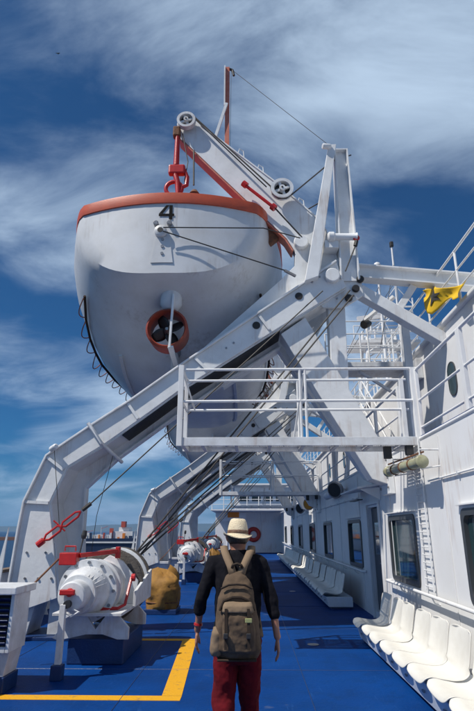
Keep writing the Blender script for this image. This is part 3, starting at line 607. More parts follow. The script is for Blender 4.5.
def make_boat():
    t = thing('lifeboat', (BX, BY + 5, 4.6), 'white lifeboat numbered 4 hanging stern first above the deck from the nearest davits', 'lifeboat', 'lifeboats hanging in the davits')
    NU = 16; SS = sorted({0, .12, .25, .42, .6, .8, 1.0, 1.3, 1.6, 2.0, 2.3, 2.8, 3.2, 3.9, 4.5, 5.2, 6, 6.6, 7.2, 7.7, 8.2, 8.6, 8.9, 9.2, 9.6, 10.0, 10.2, 10.5, 10.7})
    b = MB(); rows = []
    for k in range(9):            # transom, bulging aft
        sc_ = 0.001 + (k / 8) * 0.999; row = []
        for i in range(-NU, NU + 1):
            p = hull_pt(0, 1 - abs(i) / NU, 1 if i > 0 else -1) if False else hull_pt(0, abs(i) / NU, 1 if i > 0 else -1)
            x = BX + (p.x - BX) * sc_; z = ZG + (p.z - ZG) * sc_
            row.append((x, BY + 0.45 + stern_off(x - BX, z, 0), z))
        rows.append(row)
    for s in SS[1:]: rows.append([hull_pt(s, abs(i) / NU, 1 if i > 0 else -1) for i in range(-NU, NU + 1)])
    b.sheet(rows); h = b.build('hull', 'hull_paint', t, smooth=46)
    bv = BVHTree.FromPolygons([v + Vector((0, 0, 0)) for v in b.v], b.f)
    # plan outline at the gunwale
    left = [hull_pt(s, 1, -1) for s in SS[1:]]; right = [hull_pt(s, 1, 1) for s in SS[1:]]
    tr = [Vector((BX + 1.74 * q, BY + 0.45 + stern_off(1.74 * q, ZG, 0), ZG)) for q in [i / 10 for i in range(-10, 11)]]
    loop = left[::-1] + tr + right
    n = len(loop); rings = []
    for i in range(n):
        d = (loop[min(i + 1, n - 1)] - loop[max(i - 1, 0)]).normalized(); o = Vector((d.y, -d.x, 0))
        p = loop[i]
        rings.append([p + o * 0.03 + Vector((0, 0, -0.09)), p + o * 0.045 + Vector((0, 0, 0.0)), p + o * 0.03 + Vector((0, 0, 0.14)), p - o * 0.12 + Vector((0, 0, 0.14)), p - o * 0.02 + Vector((0, 0, -0.09))])
    b = MB(); b.loft(rings); b.build('gunwale', 'orange_paint', t, smooth=50)
    b = MB(); b.add([p + Vector((0, 0, 0.02)) for p in loop], [tuple(range(n))]); b.build('boat_cover', 'orange_paint', t)
    # number 4, laid on the transom skin
    def onhull(x, z, off=0.012):
        hit = bv.ray_cast(Vector((x, BY - 3, z)), Vector((0, 1, 0)))
        return (hit[0] if hit[0] else Vector((x, BY + 0.3, z))) + Vector((0, -off, 0))
    def patch(b, quad, m=8):
        (a, c, d, e) = [Vector((p[0], 0, p[1])) for p in quad]; rows = []
        for i in range(m + 1):
            rows.append([onhull(*((a.lerp(c, j / m)).lerp(e.lerp(d, j / m), i / m)).xz) for j in range(m + 1)])
        b.sheet(rows)
    b = MB(); x0 = -1.62; z0 = 7.34; w = 0.27; hh = 0.32
    patch(b, [(x0 + 0.10, z0), (x0 + 0.165, z0), (x0 + 0.165, z0 + hh), (x0 + 0.10, z0 + hh)])
    patch(b, [(x0 - 0.10, z0 + 0.075), (x0 + 0.20, z0 + 0.075), (x0 + 0.20, z0 + 0.13), (x0 - 0.10, z0 + 0.13)])
    patch(b, [(x0 - 0.10, z0 + 0.131), (x0 - 0.03, z0 + 0.131), (x0 + 0.099, z0 + hh), (x0 + 0.04, z0 + hh)])
    b.build('number', 'number_black', t)
    # stern fitting: ring boss, bolts and plate
    p = onhull(-1.66, 7.06, 0)
    b = MB(); b.lathe([(0.09, -0.10), (0.12, -0.08), (0.12, 0.1)], p, (0, 1, 0), 18); b.build('tow_boss', 'hull_paint', t, smooth=40)
    b = MB(); b.lathe([(0.055, -0.106), (0.055, -0.09)], p, (0, 1, 0), 14); b.build('tow_eye', 'black_rubber', t)
    for dx in (-0.10, 0.16):
        q = onhull(-1.66 + dx, 7.24, 0); b = MB(); b.lathe([(0.04, -0.08), (0.05, -0.07), (0.05, 0.05)], q, (0, 1, 0), 12); b.build('bolt', 'steel', t)
    b = MB(); rows = []
    for i in range(7):
        z = 6.96 - 0.55 * i / 6; hw = 0.13 + 0.08 * i / 6
        rows.append([onhull(-1.62 - hw, z, 0.0), onhull(-1.62 - hw, z, 0.018), onhull(-1.62 - hw / 3, z, 0.018), onhull(-1.62, z, 0.018), onhull(-1.62 + hw, z, 0.018), onhull(-1.62 + hw, z, 0.0)])
    b.sheet(rows); b.build('stern_plate', 'hull_paint', t, smooth=30)
    for dz in (0.15, 0.3, 0.45):
        q = onhull(-1.62, 6.45 + dz, 0.018); b = MB(); b.lathe([(0.03, -0.015), (0.03, 0.02)], q, (0, 1, 0), 8); b.build('bolt', 'steel', t)
    # propeller shaft housing, nozzle, propeller, rudder
    b = MB(); b.lathe([(0.21, 0), (0.21, 0.22), (0.13, 0.34), (0.09, 0.36)], (-1.50, BY + 0.62, 6.02), (0, -0.12, -1), 20); b.build('rudder_trunk', 'hull_paint', t, smooth=40)
    nz = Vector((-1.54, BY + 0.42, 5.26))
    b = MB(); b.lathe([(0.36, 0), (0.40, 0.04), (0.385, 0.42), (0.35, 0.44), (0.33, 0.40), (0.33, 0.05), (0.36, 0)], nz, (0, 1, 0), 32, cap=False); b.build('propeller_nozzle', 'nozzle_paint', t, smooth=40)
    b = MB(); b.lathe([(0.03, -0.05), (0.075, 0.05), (0.085, 0.5), (0.10, 1.6)], nz + Vector((0, 0.1, 0)), (0, 1, 0), 14)
    pr = b.build('propeller_hub', 'steel', t, smooth=40)
    for k in range(4):
        a0 = R(30 + 90 * k); rows = []
        for i in range(6):
            r = 0.06 + 0.26 * i / 5; wd = 0.10 + 0.17 * math.sin(math.pi * (0.15 + 0.75 * i / 5))
            row = []
            for j in range(5):
                q = (j / 4 - 0.5) * wd; aa = a0 + q / max(r, 0.1) * 0.8
                row.append(nz + Vector((r * math.cos(aa), 0.18 + q * 0.5, r * math.sin(aa))))
            rows.append(row)
        b = MB(); b.sheet(rows); bl = b.build('propeller_blade', 'grease_and_shade', t, smooth=60); m = bl.modifiers.new('s', 'SOLIDIFY'); m.thickness = 0.012
    b = MB(); b.add([], []); b.prism([(nz.x + 0.10, 5.92), (nz.x + 0.14, 5.92), (nz.x + 0.10, 4.84), (nz.x + 0.06, 4.84)], BY + 0.34, BY + 0.40); b.bar((nz.x + 0.10, BY + 0.37, 4.86), (nz.x + 0.08, BY + 1.3, 4.80), 0.10, 0.05); b.build('rudder', 'davit_paint', t, bevel=0.004)
    b = MB(); b.prism([(nz.x - 0.04, 5.75), (nz.x + 0.04, 5.75), (nz.x + 0.04, 4.74), (nz.x - 0.04, 4.74)], BY + 1.4, BY + 3.0); b.build('skeg', 'hull_paint', t)
    # bilge rail with grab rope loops on both bilges
    for side in (-1, 1):
        pts = [hull_pt(0.75 + 0.62 * k, 0.52, side) + Vector((side * 0.05, 0, -0.03)) for k in range(12)]
        b = MB(); b.tube(pts, 0.03, 6); b.build('bilge_rail', 'canvas_dark', t, smooth=50)
        for k in range(11):
            a = pts[k]; c = pts[k + 1].lerp(pts[k], 0.12); lp = []; sag = random.uniform(0.13, 0.24); skew = random.uniform(0.35, 0.65)
            for i in range(9):
                f = i / 8; dr_ = 4 * f * (1 - f); lp.append(a.lerp(c, f + (skew - 0.5) * dr_ * 0.4) + Vector((side * 0.12 * dr_, 0, -sag * dr_)))
            b = MB(); b.tube(lp, 0.012, 5); b.build('grab_loop', 'loop_rope', t, smooth=60)
    # underside strakes
    for side in (-1, 1):
        pts = [hull_pt(1.6 + 0.5 * k, 0.24, side) + Vector((0, 0, -0.03)) for k in range(11)]
        b = MB(); b.tube(pts, 0.05, 4); b.build('strake', 'hull_paint', t)
    # rusted lashing plate on the gunwale
    g = hull_pt(0.6, 1, 1)
    b = MB(); b.prism([(g.x - 0.14, 7.62), (g.x + 0.1, 7.78), (g.x + 0.16, 7.40), (g.x - 0.02, 7.25), (g.x - 0.2, 7.36)], g.y - 0.22, g.y - 0.05); b.build('lashing_plate', 'rust', t, bevel=0.02)
    b = MB(); b.tube([(-1.60, BY - 0.10, 7.09), (0.30, BY + 0.16, 7.21), (1.05, YA - 0.02, 7.22)], 0.012); b.tube([(-1.60, BY - 0.10, 7.01), (0.70, BY + 0.20, 6.31)], 0.012); b.build('gripe_wire', 'wire', t)
    b = MB(); b.tube([(0.69, BY + 0.20, 6.31), (0.9, BY + 0.3, 6.24)], 0.03, 8); b.build('wire_socket', 'steel', t)
    return t
boat = make_boat()
c = copy_tree(boat); c.location.y += 11.9; c['label'] = 'second white lifeboat farther along, seen below the first one and behind the platform rails'
for ch in list(c.children):
    if ch.name.split('.')[0] in ('number', 'propeller_nozzle', 'propeller_blade', 'propeller_hub', 'rudder', 'rudder_trunk'): bpy.data.objects.remove(ch)
# hook block
def make_hook(y):
    t = thing('hook_block', (-1.47, y, 10.0), 'red hook and link block hanging from the nearest davit head over the boat', 'hook', 'hook blocks of the davits')
    x = -1.50; yy = y + 0.1
    b = MB(); b.box(x - 0.13, yy - 0.06, 9.86, x + 0.03, yy + 0.10, 10.12); b.build('sheave_cheek', 'rust', t, bevel=0.03)
    b = MB(); b.tube([(x - 0.03, yy, 10.1), (x - 0.03, yy, 9.1)], [0.045, 0.065], 10); b.build('fall_rope', 'red_paint', t, smooth=50)
    b = MB(); b.tube([(x + 0.08, yy, 9.95), (x + 0.22, yy, 9.2), (x + 0.16, yy, 8.7)], 0.012); b.tube([(x + 0.34, yy, 9.5), (x + 0.36, yy, 8.6)], 0.02); b.build('trip_line', 'wire', t)
    b = MB(); b.box(x - 0.19, yy - 0.07, 8.86, x + 0.17, yy + 0.07, 9.10); b.build('block_body', 'red_paint', t, bevel=0.04)
    b = MB(); b.tube(arc((x - 0.06, yy, 8.52), 0.17, 0, 348, 20), 0.045, 8, True); b.build('ring', 'red_paint', t, smooth=60)
    b = MB(); b.tube([(x - 0.05, yy, 8.9), (x + 0.02, yy - 0.03, 8.66), (x + 0.04, yy, 8.4), (x - 0.04, yy, 8.1), (x - 0.05, yy, 7.9)], 0.06, 8); b.build('hook_shank', 'red_paint', t, smooth=60)
    b = MB(); b.tube([(x + 0.14, yy, 9.0), (x + 0.22, yy, 8.8), (x + 0.21, yy, 8.6), (x + 0.12, yy, 8.56)], 0.045, 8); b.build('hook', 'red_paint', t, smooth=60)
    b = MB(); b.lathe([(0.09, 0), (0.13, 0.05), (0.13, 0.2), (0.08, 0.26), (0.08, 0.42), (0.11, 0.46), (0.06, 0.54)], (x + 0.38, yy, 7.92), (0, 0, 1), 14); b.build('release_gear', 'rust', t, smooth=40)
    return t
hk = make_hook(YA)
for yy, lab in ((19.3, 'hook block at the bow end of the first lifeboat, behind its hull'), (22.2, 'hook block over the stern of the second lifeboat'), (31.0, 'hook block at the far end of the second lifeboat')):
    c = copy_tree(hk); c.location.y = yy; c['label'] = lab

# ================================================================== PLATFORMS
def make_platform():
    t = thing('boarding_platform', (2.4, 7.8, 2.9), 'grey walkway platform with four white rails spanning above the deck near the camera', 'platform', 'boarding platforms above the deck')
    x0, x1, y0, y1, z = -1.02, 2.48, 7.75, 8.42, 2.96
    for k in range(9):
        a = x0 + 0.03 + k * (x1 - x0 - 0.06) / 9
        pw_ = (x1 - x0 - 0.06) / 9; b = MB()
        for q in range(13):
            xa = a + 0.006 + q * (pw_ - 0.018) / 12; b.box(xa, y0 + 0.045, z - 0.045, xa + 0.006, y1 - 0.045, z - 0.015)
        b.box(a + 0.004, y0 + 0.032, z - 0.046, a + pw_ - 0.004, y0 + 0.044, z - 0.014); b.box(a + 0.004, y1 - 0.044, z - 0.046, a + pw_ - 0.004, y1 - 0.032, z - 0.014)
        tag(b.build('grating_panel', 'foot_white', t), kind='stuff')
    b = MB(); b.box(x0 + 0.06, y0, z - 0.125, x1, y0 + 0.03, z); b.build('fascia', 'foot_white', t, bevel=0.004)
    b = MB(); b.box(x0 + 0.06, y1 - 0.03, z - 0.125, x1, y1, z); b.build('fascia', 'foot_white', t, bevel=0.004)
    b = MB(); b.box(x0, y0, z - 0.125, x0 + 0.06, y1, z); b.build('fascia', 'foot_white', t, bevel=0.004)
    for k in range(7):
        xx = x0 + 0.3 + k * 0.5; b = MB(); b.box(xx, y0 + 0.031, z - 0.12, xx + 0.05, y1 - 0.031, z - 0.046); b.build('bearer', 'foot_white', t)
    for yy in (y0 + 0.02, y1 - 0.02):
        for h in (0.55, 1.05):
            b = MB(); b.tube([(x0 + 0.02, yy, z + h), (x1 + 0.1, yy, z + h)], 0.022, 8); b.build('rail', 'white_paint', t, smooth=50)
        for xx in (0.78, 0.86) if yy < 8 else (0.80,):
            b = MB(); b.cyl((xx, yy, z), (xx, yy, z + 1.05), 0.02, n=8); b.build('post', 'white_paint', t, smooth=50)
        b = MB(); b.box(x1 - 0.02, yy - 0.04, z - 0.16, x1 + 0.05, yy + 0.04, z + 1.06); b.build('post', 'white_paint', t, bevel=0.004)
    b = MB(); b.box(x0 - 0.06, y0 - 0.02, z - 0.13, x0 + 0.02, y0 + 0.05, z + 1.12); b.build('end_post', 'white_paint', t, bevel=0.006)
    b = MB(); b.box(x0 - 0.04, y1 - 0.06, z - 0.12, x0 + 0.02, y1, z + 1.08); b.build('end_post', 'white_paint', t, bevel=0.006)
    for h in (0.55, 1.05):
        b = MB(); b.tube([(x0, y0 + 0.02, z + h), (x0, y1 - 0.02, z + h)], 0.02, 8); b.build('rail', 'white_paint', t, smooth=50)
    b = MB(); b.tube([(0.84, y0 + 0.02, z + 0.98), (0.72, y1 - 0.02, z + 0.1)], 0.018, 6); b.tube([(x0 + 0.01, y0 + 0.03, z + 1.0), (x0 + 0.16, y0 + 0.4, z + 0.5)], 0.014, 6); b.build('gate_stay', 'white_paint', t)
    b = MB(); b.box(2.0, y0 + 0.1, z - 0.30, 2.1, y0 + 0.2, z - 0.126); b.box(2.3, y0 + 0.02, z - 0.26, 2.4, y0 + 0.12, z - 0.126); b.build('support_block', 'black_rubber', t)
    return t
pl = make_platform()
c = copy_tree(pl); c.location.y += 11.4; c['label'] = 'smaller looking second walkway platform farther along, above the man in the hat'
c = copy_tree(pl); c.location.y += 22.5; c['label'] = 'most distant walkway platform spanning near the far bulkhead'
t = thing('upper_platform', (3.7, 12, 5.35), 'small grey upper platform with rails jutting from the roof edge', 'platform')
b = MB(); b.box(1.9, 11.6, 5.22, 3.65, 12.5, 5.34); b.build('floor', 'foot_white', t, bevel=0.008)
for yy in (11.63, 12.47):
    for h in (0.35, 0.7, 1.02):
        b = MB(); b.tube([(1.93, yy, 5.34 + h), (3.7, yy, 5.34 + h)], 0.016, 6); b.build('rail', 'white_paint', t)
    for xx in (1.93, 2.8, 3.6):
        b = MB(); b.cyl((xx, yy, 5.34), (xx, yy, 6.36), 0.02, n=8); b.build('post', 'white_paint', t)
b = MB(); b.bar((2.6, 11.9, 5.2), (3.74, 11.9, 4.4), 0.06, 0.06); b.build('bracket', 'davit_paint', t)
t = thing('grey_column', (3.2, 10.4, 3.0), 'grey box column standing on the upper deck under the davit tie', 'column')
b = MB(); b.box(3.20, 10.3, 2.97, 3.36, 10.48, 6.0); b.build('shaft', 'davit_paint', t, bevel=0.01)
b = MB(); b.box(3.02, 10.22, 2.972, 3.46, 10.63, 3.02); b.build('base_plate', 'davit_paint', t)
t = thing('searchlight', (2.9, 11.0, 6.2), 'dark searchlight bracketed high beside the grey column', 'lamp')
b = MB(); b.lathe([(0.05, 0), (0.08, 0.06), (0.10, 0.22), (0.09, 0.24)], (2.75, 11.1, 6.1), (-0.7, -0.5, -0.35), 16); b.build('housing', 'grease_and_shade', t, smooth=40)
b = MB(); b.bar((2.65, 11.1, 6.18), (3.2, 10.6, 6.52), 0.10, 0.06); b.build('arm', 'white_paint', t)

t = thing('stairway', (3.15, 12.8, 2.97), 'white stairway with handrails climbing from the upper deck to the roof', 'stairs')
for x in (2.85, 3.50):
    b = MB(); b.bar((x, 13.0, 3.0), (x, 16.2, 5.35), 0.03, 0.18); b.build('stringer', 'white_paint', t)
    for h in (0.5, 0.95):
        b = MB(); b.tube([(x, 13.0, 3.05 + h), (x, 16.2, 5.40 + h), (x, 17.0, 5.40 + h)], 0.018, 6); b.build('handrail', 'white_paint', t, smooth=50)
    for k in range(5):
        f = k / 4; b = MB(); b.cyl((x, 13.0 + 3.2 * f, 3.05 + 2.33 * f), (x, 13.0 + 3.2 * f, 4.0 + 2.35 * f), 0.016, n=6); b.build('post', 'white_paint', t)
for k in range(10):
    f = (k + 0.5) / 10; b = MB(); b.box(2.87, 12.95 + 3.2 * f, 2.98 + 2.35 * f, 3.48, 13.15 + 3.2 * f, 3.01 + 2.35 * f); b.build('tread', 'foot_white', t)
railing('railing', 'short white railing standing on the roof in front of the radar tower', [(4.4, 18.0), (7.6, 18.0)], 5.43, (0.35, 0.7, 1.05), 0.8, pr=0.03)
# flag
t = thing('signal_flag', (3.72, 9.4, 5.4), 'yellow flag with a dark emblem draped over the roof railing', 'flag')
rows = []
for i in range(13):
    f = i / 12; row = []
    for j in range(11):
        g = j / 10; y = 10.0 - 1.95 * f; top = 6.38 - 0.40 * 1.95 * f + 0.05 * math.sin(f * 7); h = 0.50 * math.exp(-((f - 0.30) / 0.22) ** 2) + 0.22 * math.exp(-((f - 0.95) / 0.25) ** 2) + 0.10
        row.append((3.62 + 0.09 * math.sin(f * 9 + g * 2.5) - 0.05 * g, y, top - h * g))
    rows.append(row)
b = MB(); b.sheet(rows); fl = b.build('cloth', 'yellow_cloth', t, smooth=80); m = fl.modifiers.new('s', 'SOLIDIFY'); m.thickness = 0.006
star = []
fl_rows = rows
def flag_pt(u, v):
    i = min(11, int(u * 12)); j = min(9, int(v * 10)); fu = u * 12 - i; fv = v * 10 - j
    A = Vector(fl_rows[i][j]).lerp(Vector(fl_rows[i + 1][j]), fu); B_ = Vector(fl_rows[i][j + 1]).lerp(Vector(fl_rows[i + 1][j + 1]), fu)
    return A.lerp(B_, fv) + Vector((-0.012, 0, 0))
cs = flag_pt(0.42, 0.45); pts = []
for k in range(10):
    r = 0.32 if k % 2 == 0 else 0.14; a = math.pi * k / 5
    pts.append(flag_pt(0.42 + 0.42 * r * math.sin(a), 0.45 - r * math.cos(a) * 1.1))
b = MB(); b.add([cs] + pts, [(0, k + 1, (k + 1) % 10 + 1) for k in range(10)]); e = b.build('emblem', 'emblem', t); m = e.modifiers.new('s', 'SOLIDIFY'); m.thickness = 0.004

# masts beyond
def mast(p, h, label, arms, kind):
    t = thing('mast', p, label, 'mast'); x, y, z = p
    b = MB(); b.cyl(p, (x, y, z + h), 0.13, 0.05, 10); b.build('pole', 'white_paint', t, smooth=50)
    for zz, w in arms:
        b = MB(); b.bar((x - w, y, z + zz), (x + w, y, z + zz), 0.08, 0.08); b.build('yard', 'white_paint', t)
        for s in (-1, 1):
            b = MB(); b.tube([(x + s * w, y, z + zz), (x, y, z + zz + 1.2)], 0.02); b.build('stay', 'white_paint', t)
            b = MB(); b.cyl((x + s * w * 0.9, y, z + zz), (x + s * w * 0.9, y, z + zz + 0.5), 0.05, n=8); b.build('aerial', 'white_paint', t)
    b = MB()
    if kind == 'dome': b.lathe([(0.04, 0), (0.17, 0.06), (0.20, 0.18), (0.15, 0.30), (0.02, 0.38)], (x, y, z + h), (0, 0, 1), 14); b.build('dome', 'far_white', t, smooth=60)
    else: b.box(x - 0.1, y - 0.1, z + h, x + 0.1, y + 0.1, z + h + 0.34); b.build('lantern', 'black_rubber', t, bevel=0.05)
mast((8.0, 26, 5.4), 11.2, 'tall white mast with a dark lantern beyond the roof railing', ((7.6, 0.9), (6.2, 1.7), (4.4, 1.2)), 'lantern')
mast((7.1, 26, 5.4), 9.9, 'shorter white mast with a pale dome beside the lantern mast', ((5.8, 0.5), (7.2, 0.4)), 'dome')
t = thing('radar_tower', (7.4, 27.5, 5.4), 'white lattice radar tower behind the two masts', 'tower')
for sx in (-1, 1):
    for sy in (-1, 1):
        b = MB(); b.tube([(7.4 + sx * 1.5, 27.5 + sy * 1.0, 5.43), (7.4 + sx * 0.9, 27.5 + sy * 0.6, 12.4)], 0.08); b.build('leg', 'white_paint', t)
for k in range(5):
    z = 6.6 + k * 1.35; w = 1.5 - 0.6 * (z - 5.43) / 7
    b = MB()
    for sy in (-0.8, 0.8): b.tube([(7.4 - w, 27.5 + sy, z), (7.4 + w, 27.5 + sy, z)], 0.05); b.tube([(7.4 - w, 27.5 + sy, z), (7.4 + w * 0.9, 27.5 + sy, z + 1.3)], 0.04)
    b.build('brace', 'white_paint', t)
b = MB(); b.box(5.6, 26.6, 11.2, 9.2, 28.4, 11.35); b.build('platform', 'white_paint', t)
b = MB(); b.bar((5.9, 26.5, 12.5), (8.9, 26.5, 12.9), 0.2, 0.25); b.build('radar_scanner', 'far_white', t)
for k in range(5):
    x = 5.7 + k * 0.85; b = MB(); b.cyl((x, 26.7, 11.35), (x, 26.7, 12.2), 0.03, n=6); b.build('post', 'white_paint', t)
b = MB(); b.tube([(5.7, 26.7, 12.2), (9.1, 26.7, 12.2)], 0.03); b.build('rail', 'white_paint', t)
for k, (p, q) in enumerate((((8.0, 26, 15.5), (3.7, 14, 6.5)), ((8.0, 26, 14.5), (2.5, 22, 6.2)), ((7.1, 26, 14.2), (2.6, 20, 5.8)))):
    b = MB(); b.tube([p, q], 0.014); tag(b.build('stay_wire', 'wire'), ['thin stay wire running down from the top of the lantern mast', 'thin stay wire running left from the lantern mast yard', 'thin stay wire running left from the domed mast'][k], 'wire', 'mast stay wires')

# ================================================================== WINCHES
def make_winch():
    t = thing('boat_winch', (-2.15, 8.2, 0), 'near white boat winch with red levers on a blue base', 'winch', 'boat winches')
    X, Z = -2.2, 0.88
    b = MB(); b.box(-2.40, 7.66, 0.0, -1.66, 8.95, 0.30); b.build('base', 'base_blue', t, bevel=0.015)
    for y in (7.62, 8.80):
        b = MB(); b.prism([(-2.50, 0.301), (-2.44, 0.301), (-2.16, 0.36), (-1.94, 0.36), (-1.74, 0.301), (-1.60, 0.301), (-1.60, 0.44), (-1.76, 0.60), (-1.90, 0.60), (-2.04, 0.42), (-2.18, 0.60), (-2.5, 0.60)], y, y + 0.06); b.build('pedestal_plate', 'foot_white', t, bevel=0.005)
    b = MB(); b.box(-2.56, 7.42, 0.601, -1.66, 9.2, 0.64); b.build('bedplate', 'foot_white', t, bevel=0.006)
    b = MB(); b.prism([(-2.55, 0.641), (-1.66, 0.641), (-1.66, 0.95), (-1.90, 1.22), (-2.1, 1.3), (-2.55, 1.0)], 8.34, 8.40); b.prism([(-2.65, 0.641), (-1.66, 0.641), (-1.66, 1.0), (-1.9, 1.1), (-2.65, 1.0)], 9.18, 9.24); b.build('side_frame', 'foot_white', t, bevel=0.006)
    b = MB(); b.add([(-1.60, 8.0, 0.645), (-1.60, 9.17, 0.645), (-1.60, 9.17, 1.06), (-1.60, 8.0, 0.84), (-1.64, 8.0, 0.645), (-1.64, 9.17, 0.645), (-1.64, 9.17, 1.06), (-1.64, 8.0, 0.84)], [(0, 1, 2, 3), (4, 7, 6, 5), (0, 4, 5, 1), (1, 5, 6, 2), (2, 6, 7, 3), (3, 7, 4, 0)]); b.build('guard_plate', 'foot_white', t, bevel=0.005)
    b = MB(); b.lathe([(0.10, 0), (0.155, 0.010), (0.172, 0.03), (0.176, 0.25), (0.228, 0.252), (0.234, 0.262), (0.234, 0.295), (0.208, 0.30), (0.212, 0.40), (0.25, 0.44), (0.295, 0.52), (0.305, 0.56), (0.308, 0.68), (0.395, 0.685), (0.40, 0.695), (0.40, 0.745), (0.352, 0.75), (0.358, 0.95), (0.39, 0.955), (0.39, 1.0), (0.36, 1.005), (0.36, 1.36)], (X, 6.98, Z), (0, 1, 0), 48); g = b.build('gear_case', 'foot_white', t, smooth=36)
    for k in range(7):
        b = MB(); b.tube([(X + 0.20 * math.cos(R(20 + 12 * k)) , 7.30 + 0.012 * k, Z + 0.20 * math.sin(R(20 + 12 * k))), (X + 0.305 * math.cos(R(20 + 12 * k)), 7.54, Z + 0.305 * math.sin(R(20 + 12 * k)))], 0.008, 5); b.build('cable', 'foot_white', g)
    for k in range(12):
        a = 2 * math.pi * k / 12; b = MB(); b.lathe([(0.022, 0), (0.022, 0.035)], (X + 0.356 * math.cos(a), 7.635, Z + 0.356 * math.sin(a)), (0, 1, 0), 6); b.build('bolt', 'steel', g)
    # drum with wire
    b = MB(); prof = [(0.46, 8.44), (0.50, 8.45), (0.50, 8.50), (0.44, 8.52)]; prof += [(0.39 + 0.012 * (k % 2), 8.53 + 0.016 * k) for k in range(20)]; prof += [(0.44, 8.86), (0.50, 8.87), (0.50, 8.93), (0.44, 8.94)]; prof += [(0.39 + 0.012 * (k % 2), 8.96 + 0.010 * k) for k in range(14)]; prof += [(0.44, 9.10), (0.50, 9.11), (0.50, 9.16), (0.46, 9.17)]
    b.lathe([(r, y - 8.44) for r, y in prof], (X + 0.08, 8.44, Z), (0, 1, 0), 36); b.build('wire_drum', 'rope_drum', t, smooth=30)
    for yy in (8.445, 8.865, 9.11):
        b = MB(); b.lathe([(0.505, 0), (0.515, 0.005), (0.515, 0.055), (0.505, 0.06)], (X + 0.08, yy, Z), (0, 1, 0), 36); b.build('drum_flange', 'foot_white' if yy == 8.865 else 'rope_drum', t, smooth=30)
    # red crank, brake box and lever
    b = MB(); b.lathe([(0.05, 0), (0.05, 0.05)], (X - 0.01, 6.93, Z + 0.05), (0, 1, 0), 12); b.box(X - 0.13, 6.92, Z + 0.02, X + 0.06, 6.96, Z + 0.085); b.build('crank_guard', 'red_paint', t, bevel=0.012)
    b = MB(); b.lathe([(0.045, -0.06), (0.045, 0.02)], (X - 0.02, 6.97, Z - 0.08), (0, 1, 0), 12); b.build('crank_shaft', 'black_rubber', t)
    b = MB(); b.box(X - 0.42, 7.64, 1.20, X - 0.18, 7.80, 1.36); b.build('brake_box', 'red_paint', t, bevel=0.01)
    b = MB(); b.tube([(X - 0.38, 7.74, 1.38), (X - 0.38, 7.74, 1.44), (X - 0.23, 7.74, 1.44), (X - 0.23, 7.74, 1.38)], 0.012); b.build('handle', 'red_paint', t)
    b = MB(); b.tube([(X - 0.19, 7.8, 1.34), (X - 0.17, 7.85, 1.56)], 0.012); b.lathe([(0.03, 0), (0.04, 0.04), (0.03, 0.11)], (X - 0.17, 7.85, 1.54), (0.1, 0.1, 1), 10); b.build('brake_lever', 'black_rubber', t)
    b = MB(); b.bar((X - 0.17, 7.75, 1.32), (X + 0.24, 8.3, 1.36), 0.05, 0.06); b.box(X + 0.20, 8.26, 1.26, X + 0.26, 8.36, 1.42); b.build('linkage_arm', 'red_paint', t, bevel=0.008)
    b = MB(); b.tube([(X + 0.18, 7.66, 0.66), (X + 0.42, 7.70, 0.66), (X + 0.5, 7.76, 0.70), (X + 0.52, 8.0, 1.02)], 0.022); b.lathe([(0.05, 0), (0.05, 0.05)], (X + 0.52, 8.0, 1.02), (1, 0, 0), 10); b.build('foot_lever', 'red_paint', t)
    b = MB(); b.tube([(X - 0.44, 7.7, 1.28), (X - 0.80, 7.5, 0.85), (X - 0.95, 7.4, 0.70)], 0.014); b.build('control_rod', 'rust', t)
    b = MB(); b.tube([(X + 0.05, 6.96, Z - 0.14), (X + 0.13, 6.95, 0.72), (X + 0.02, 6.95, 0.66)], 0.012); b.build('cable', 'foot_white', t)
    # crank stand in front
    b = MB(); b.box(X - 0.10, 6.90, 0.16, X - 0.03, 6.97, 0.80); b.prism([(X - 0.10, 0.5), (X - 0.16, 0.44), (X - 0.10, 0.42)], 6.91, 6.95); b.prism([(X - 0.03, 0.7), (X + 0.02, 0.67), (X - 0.03, 0.64)], 6.91, 6.95); b.build('stand', 'foot_white', t, bevel=0.005)
    b = MB(); b.box(X - 0.13, 6.87, 0.0, X, 7.0, 0.159); b.build('stand_foot', 'base_blue', t, bevel=0.008)
    return t
wn = make_winch()
c = copy_tree(wn); c.location.y += 11.3; c.location.x += 0.12; c['label'] = 'far white boat winch with a red front beyond the tarpaulin'
c = copy_tree(wn); c.location.y += 24.0; c['label'] = 'most distant white boat winch at the end of the sea side row'

# tarpaulin covered machine
def make_cover(p, w, d, h, label, seed):
    t = thing('tarpaulin_cover', p, label, 'tarpaulin', 'tan tarpaulin covered machines'); rows = []
    for i in range(15):
        f = i / 14; z = 0.10 + h * f; row = []
        for j in range(32):
            a = 2 * math.pi * j / 32; r = 1.0 if f < 0.75 else math.cos((f - 0.75) / 0.25 * 1.45) ** 0.55
            r *= 0.86 + 0.16 * math.sin(min(1, f * 1.3) * math.pi * 0.75)
            sq = 1 / max(abs(math.cos(a)), abs(math.sin(a))) ** 0.45
            nz = 0.24 * mnoise.fractal(Vector((math.cos(a) * 1.6 + seed, math.sin(a) * 1.6, f * 2.2)), 1.0, 2.0, 4) + 0.035 * math.sin(9 * a + 3 * f) * (1 - f)
            row.append((p[0] + w * sq * r * math.cos(a) * (1 + nz), p[1] + d * sq * r * math.sin(a) * (1 + nz), z + nz * 0.45 * f + 0.05 * f * math.sin(a * 2 + seed)))
        rows.append(row)
    b = MB(); b.loft(rows); b.build('cover', 'tarp', t, smooth=70)
    b = MB(); b.tube([Vector(q) * 1 + Vector((0, 0, 0.07)) for q in rows[1]], 0.014, 5, True); b.build('tie_rope', 'rust', t)
    b = MB(); b.box(p[0] - w * 0.95, p[1] - d * 0.9, 0, p[0] + w * 0.95, p[1] + d * 0.9, 0.099); b.build('base', 'base_blue', t, bevel=0.01)
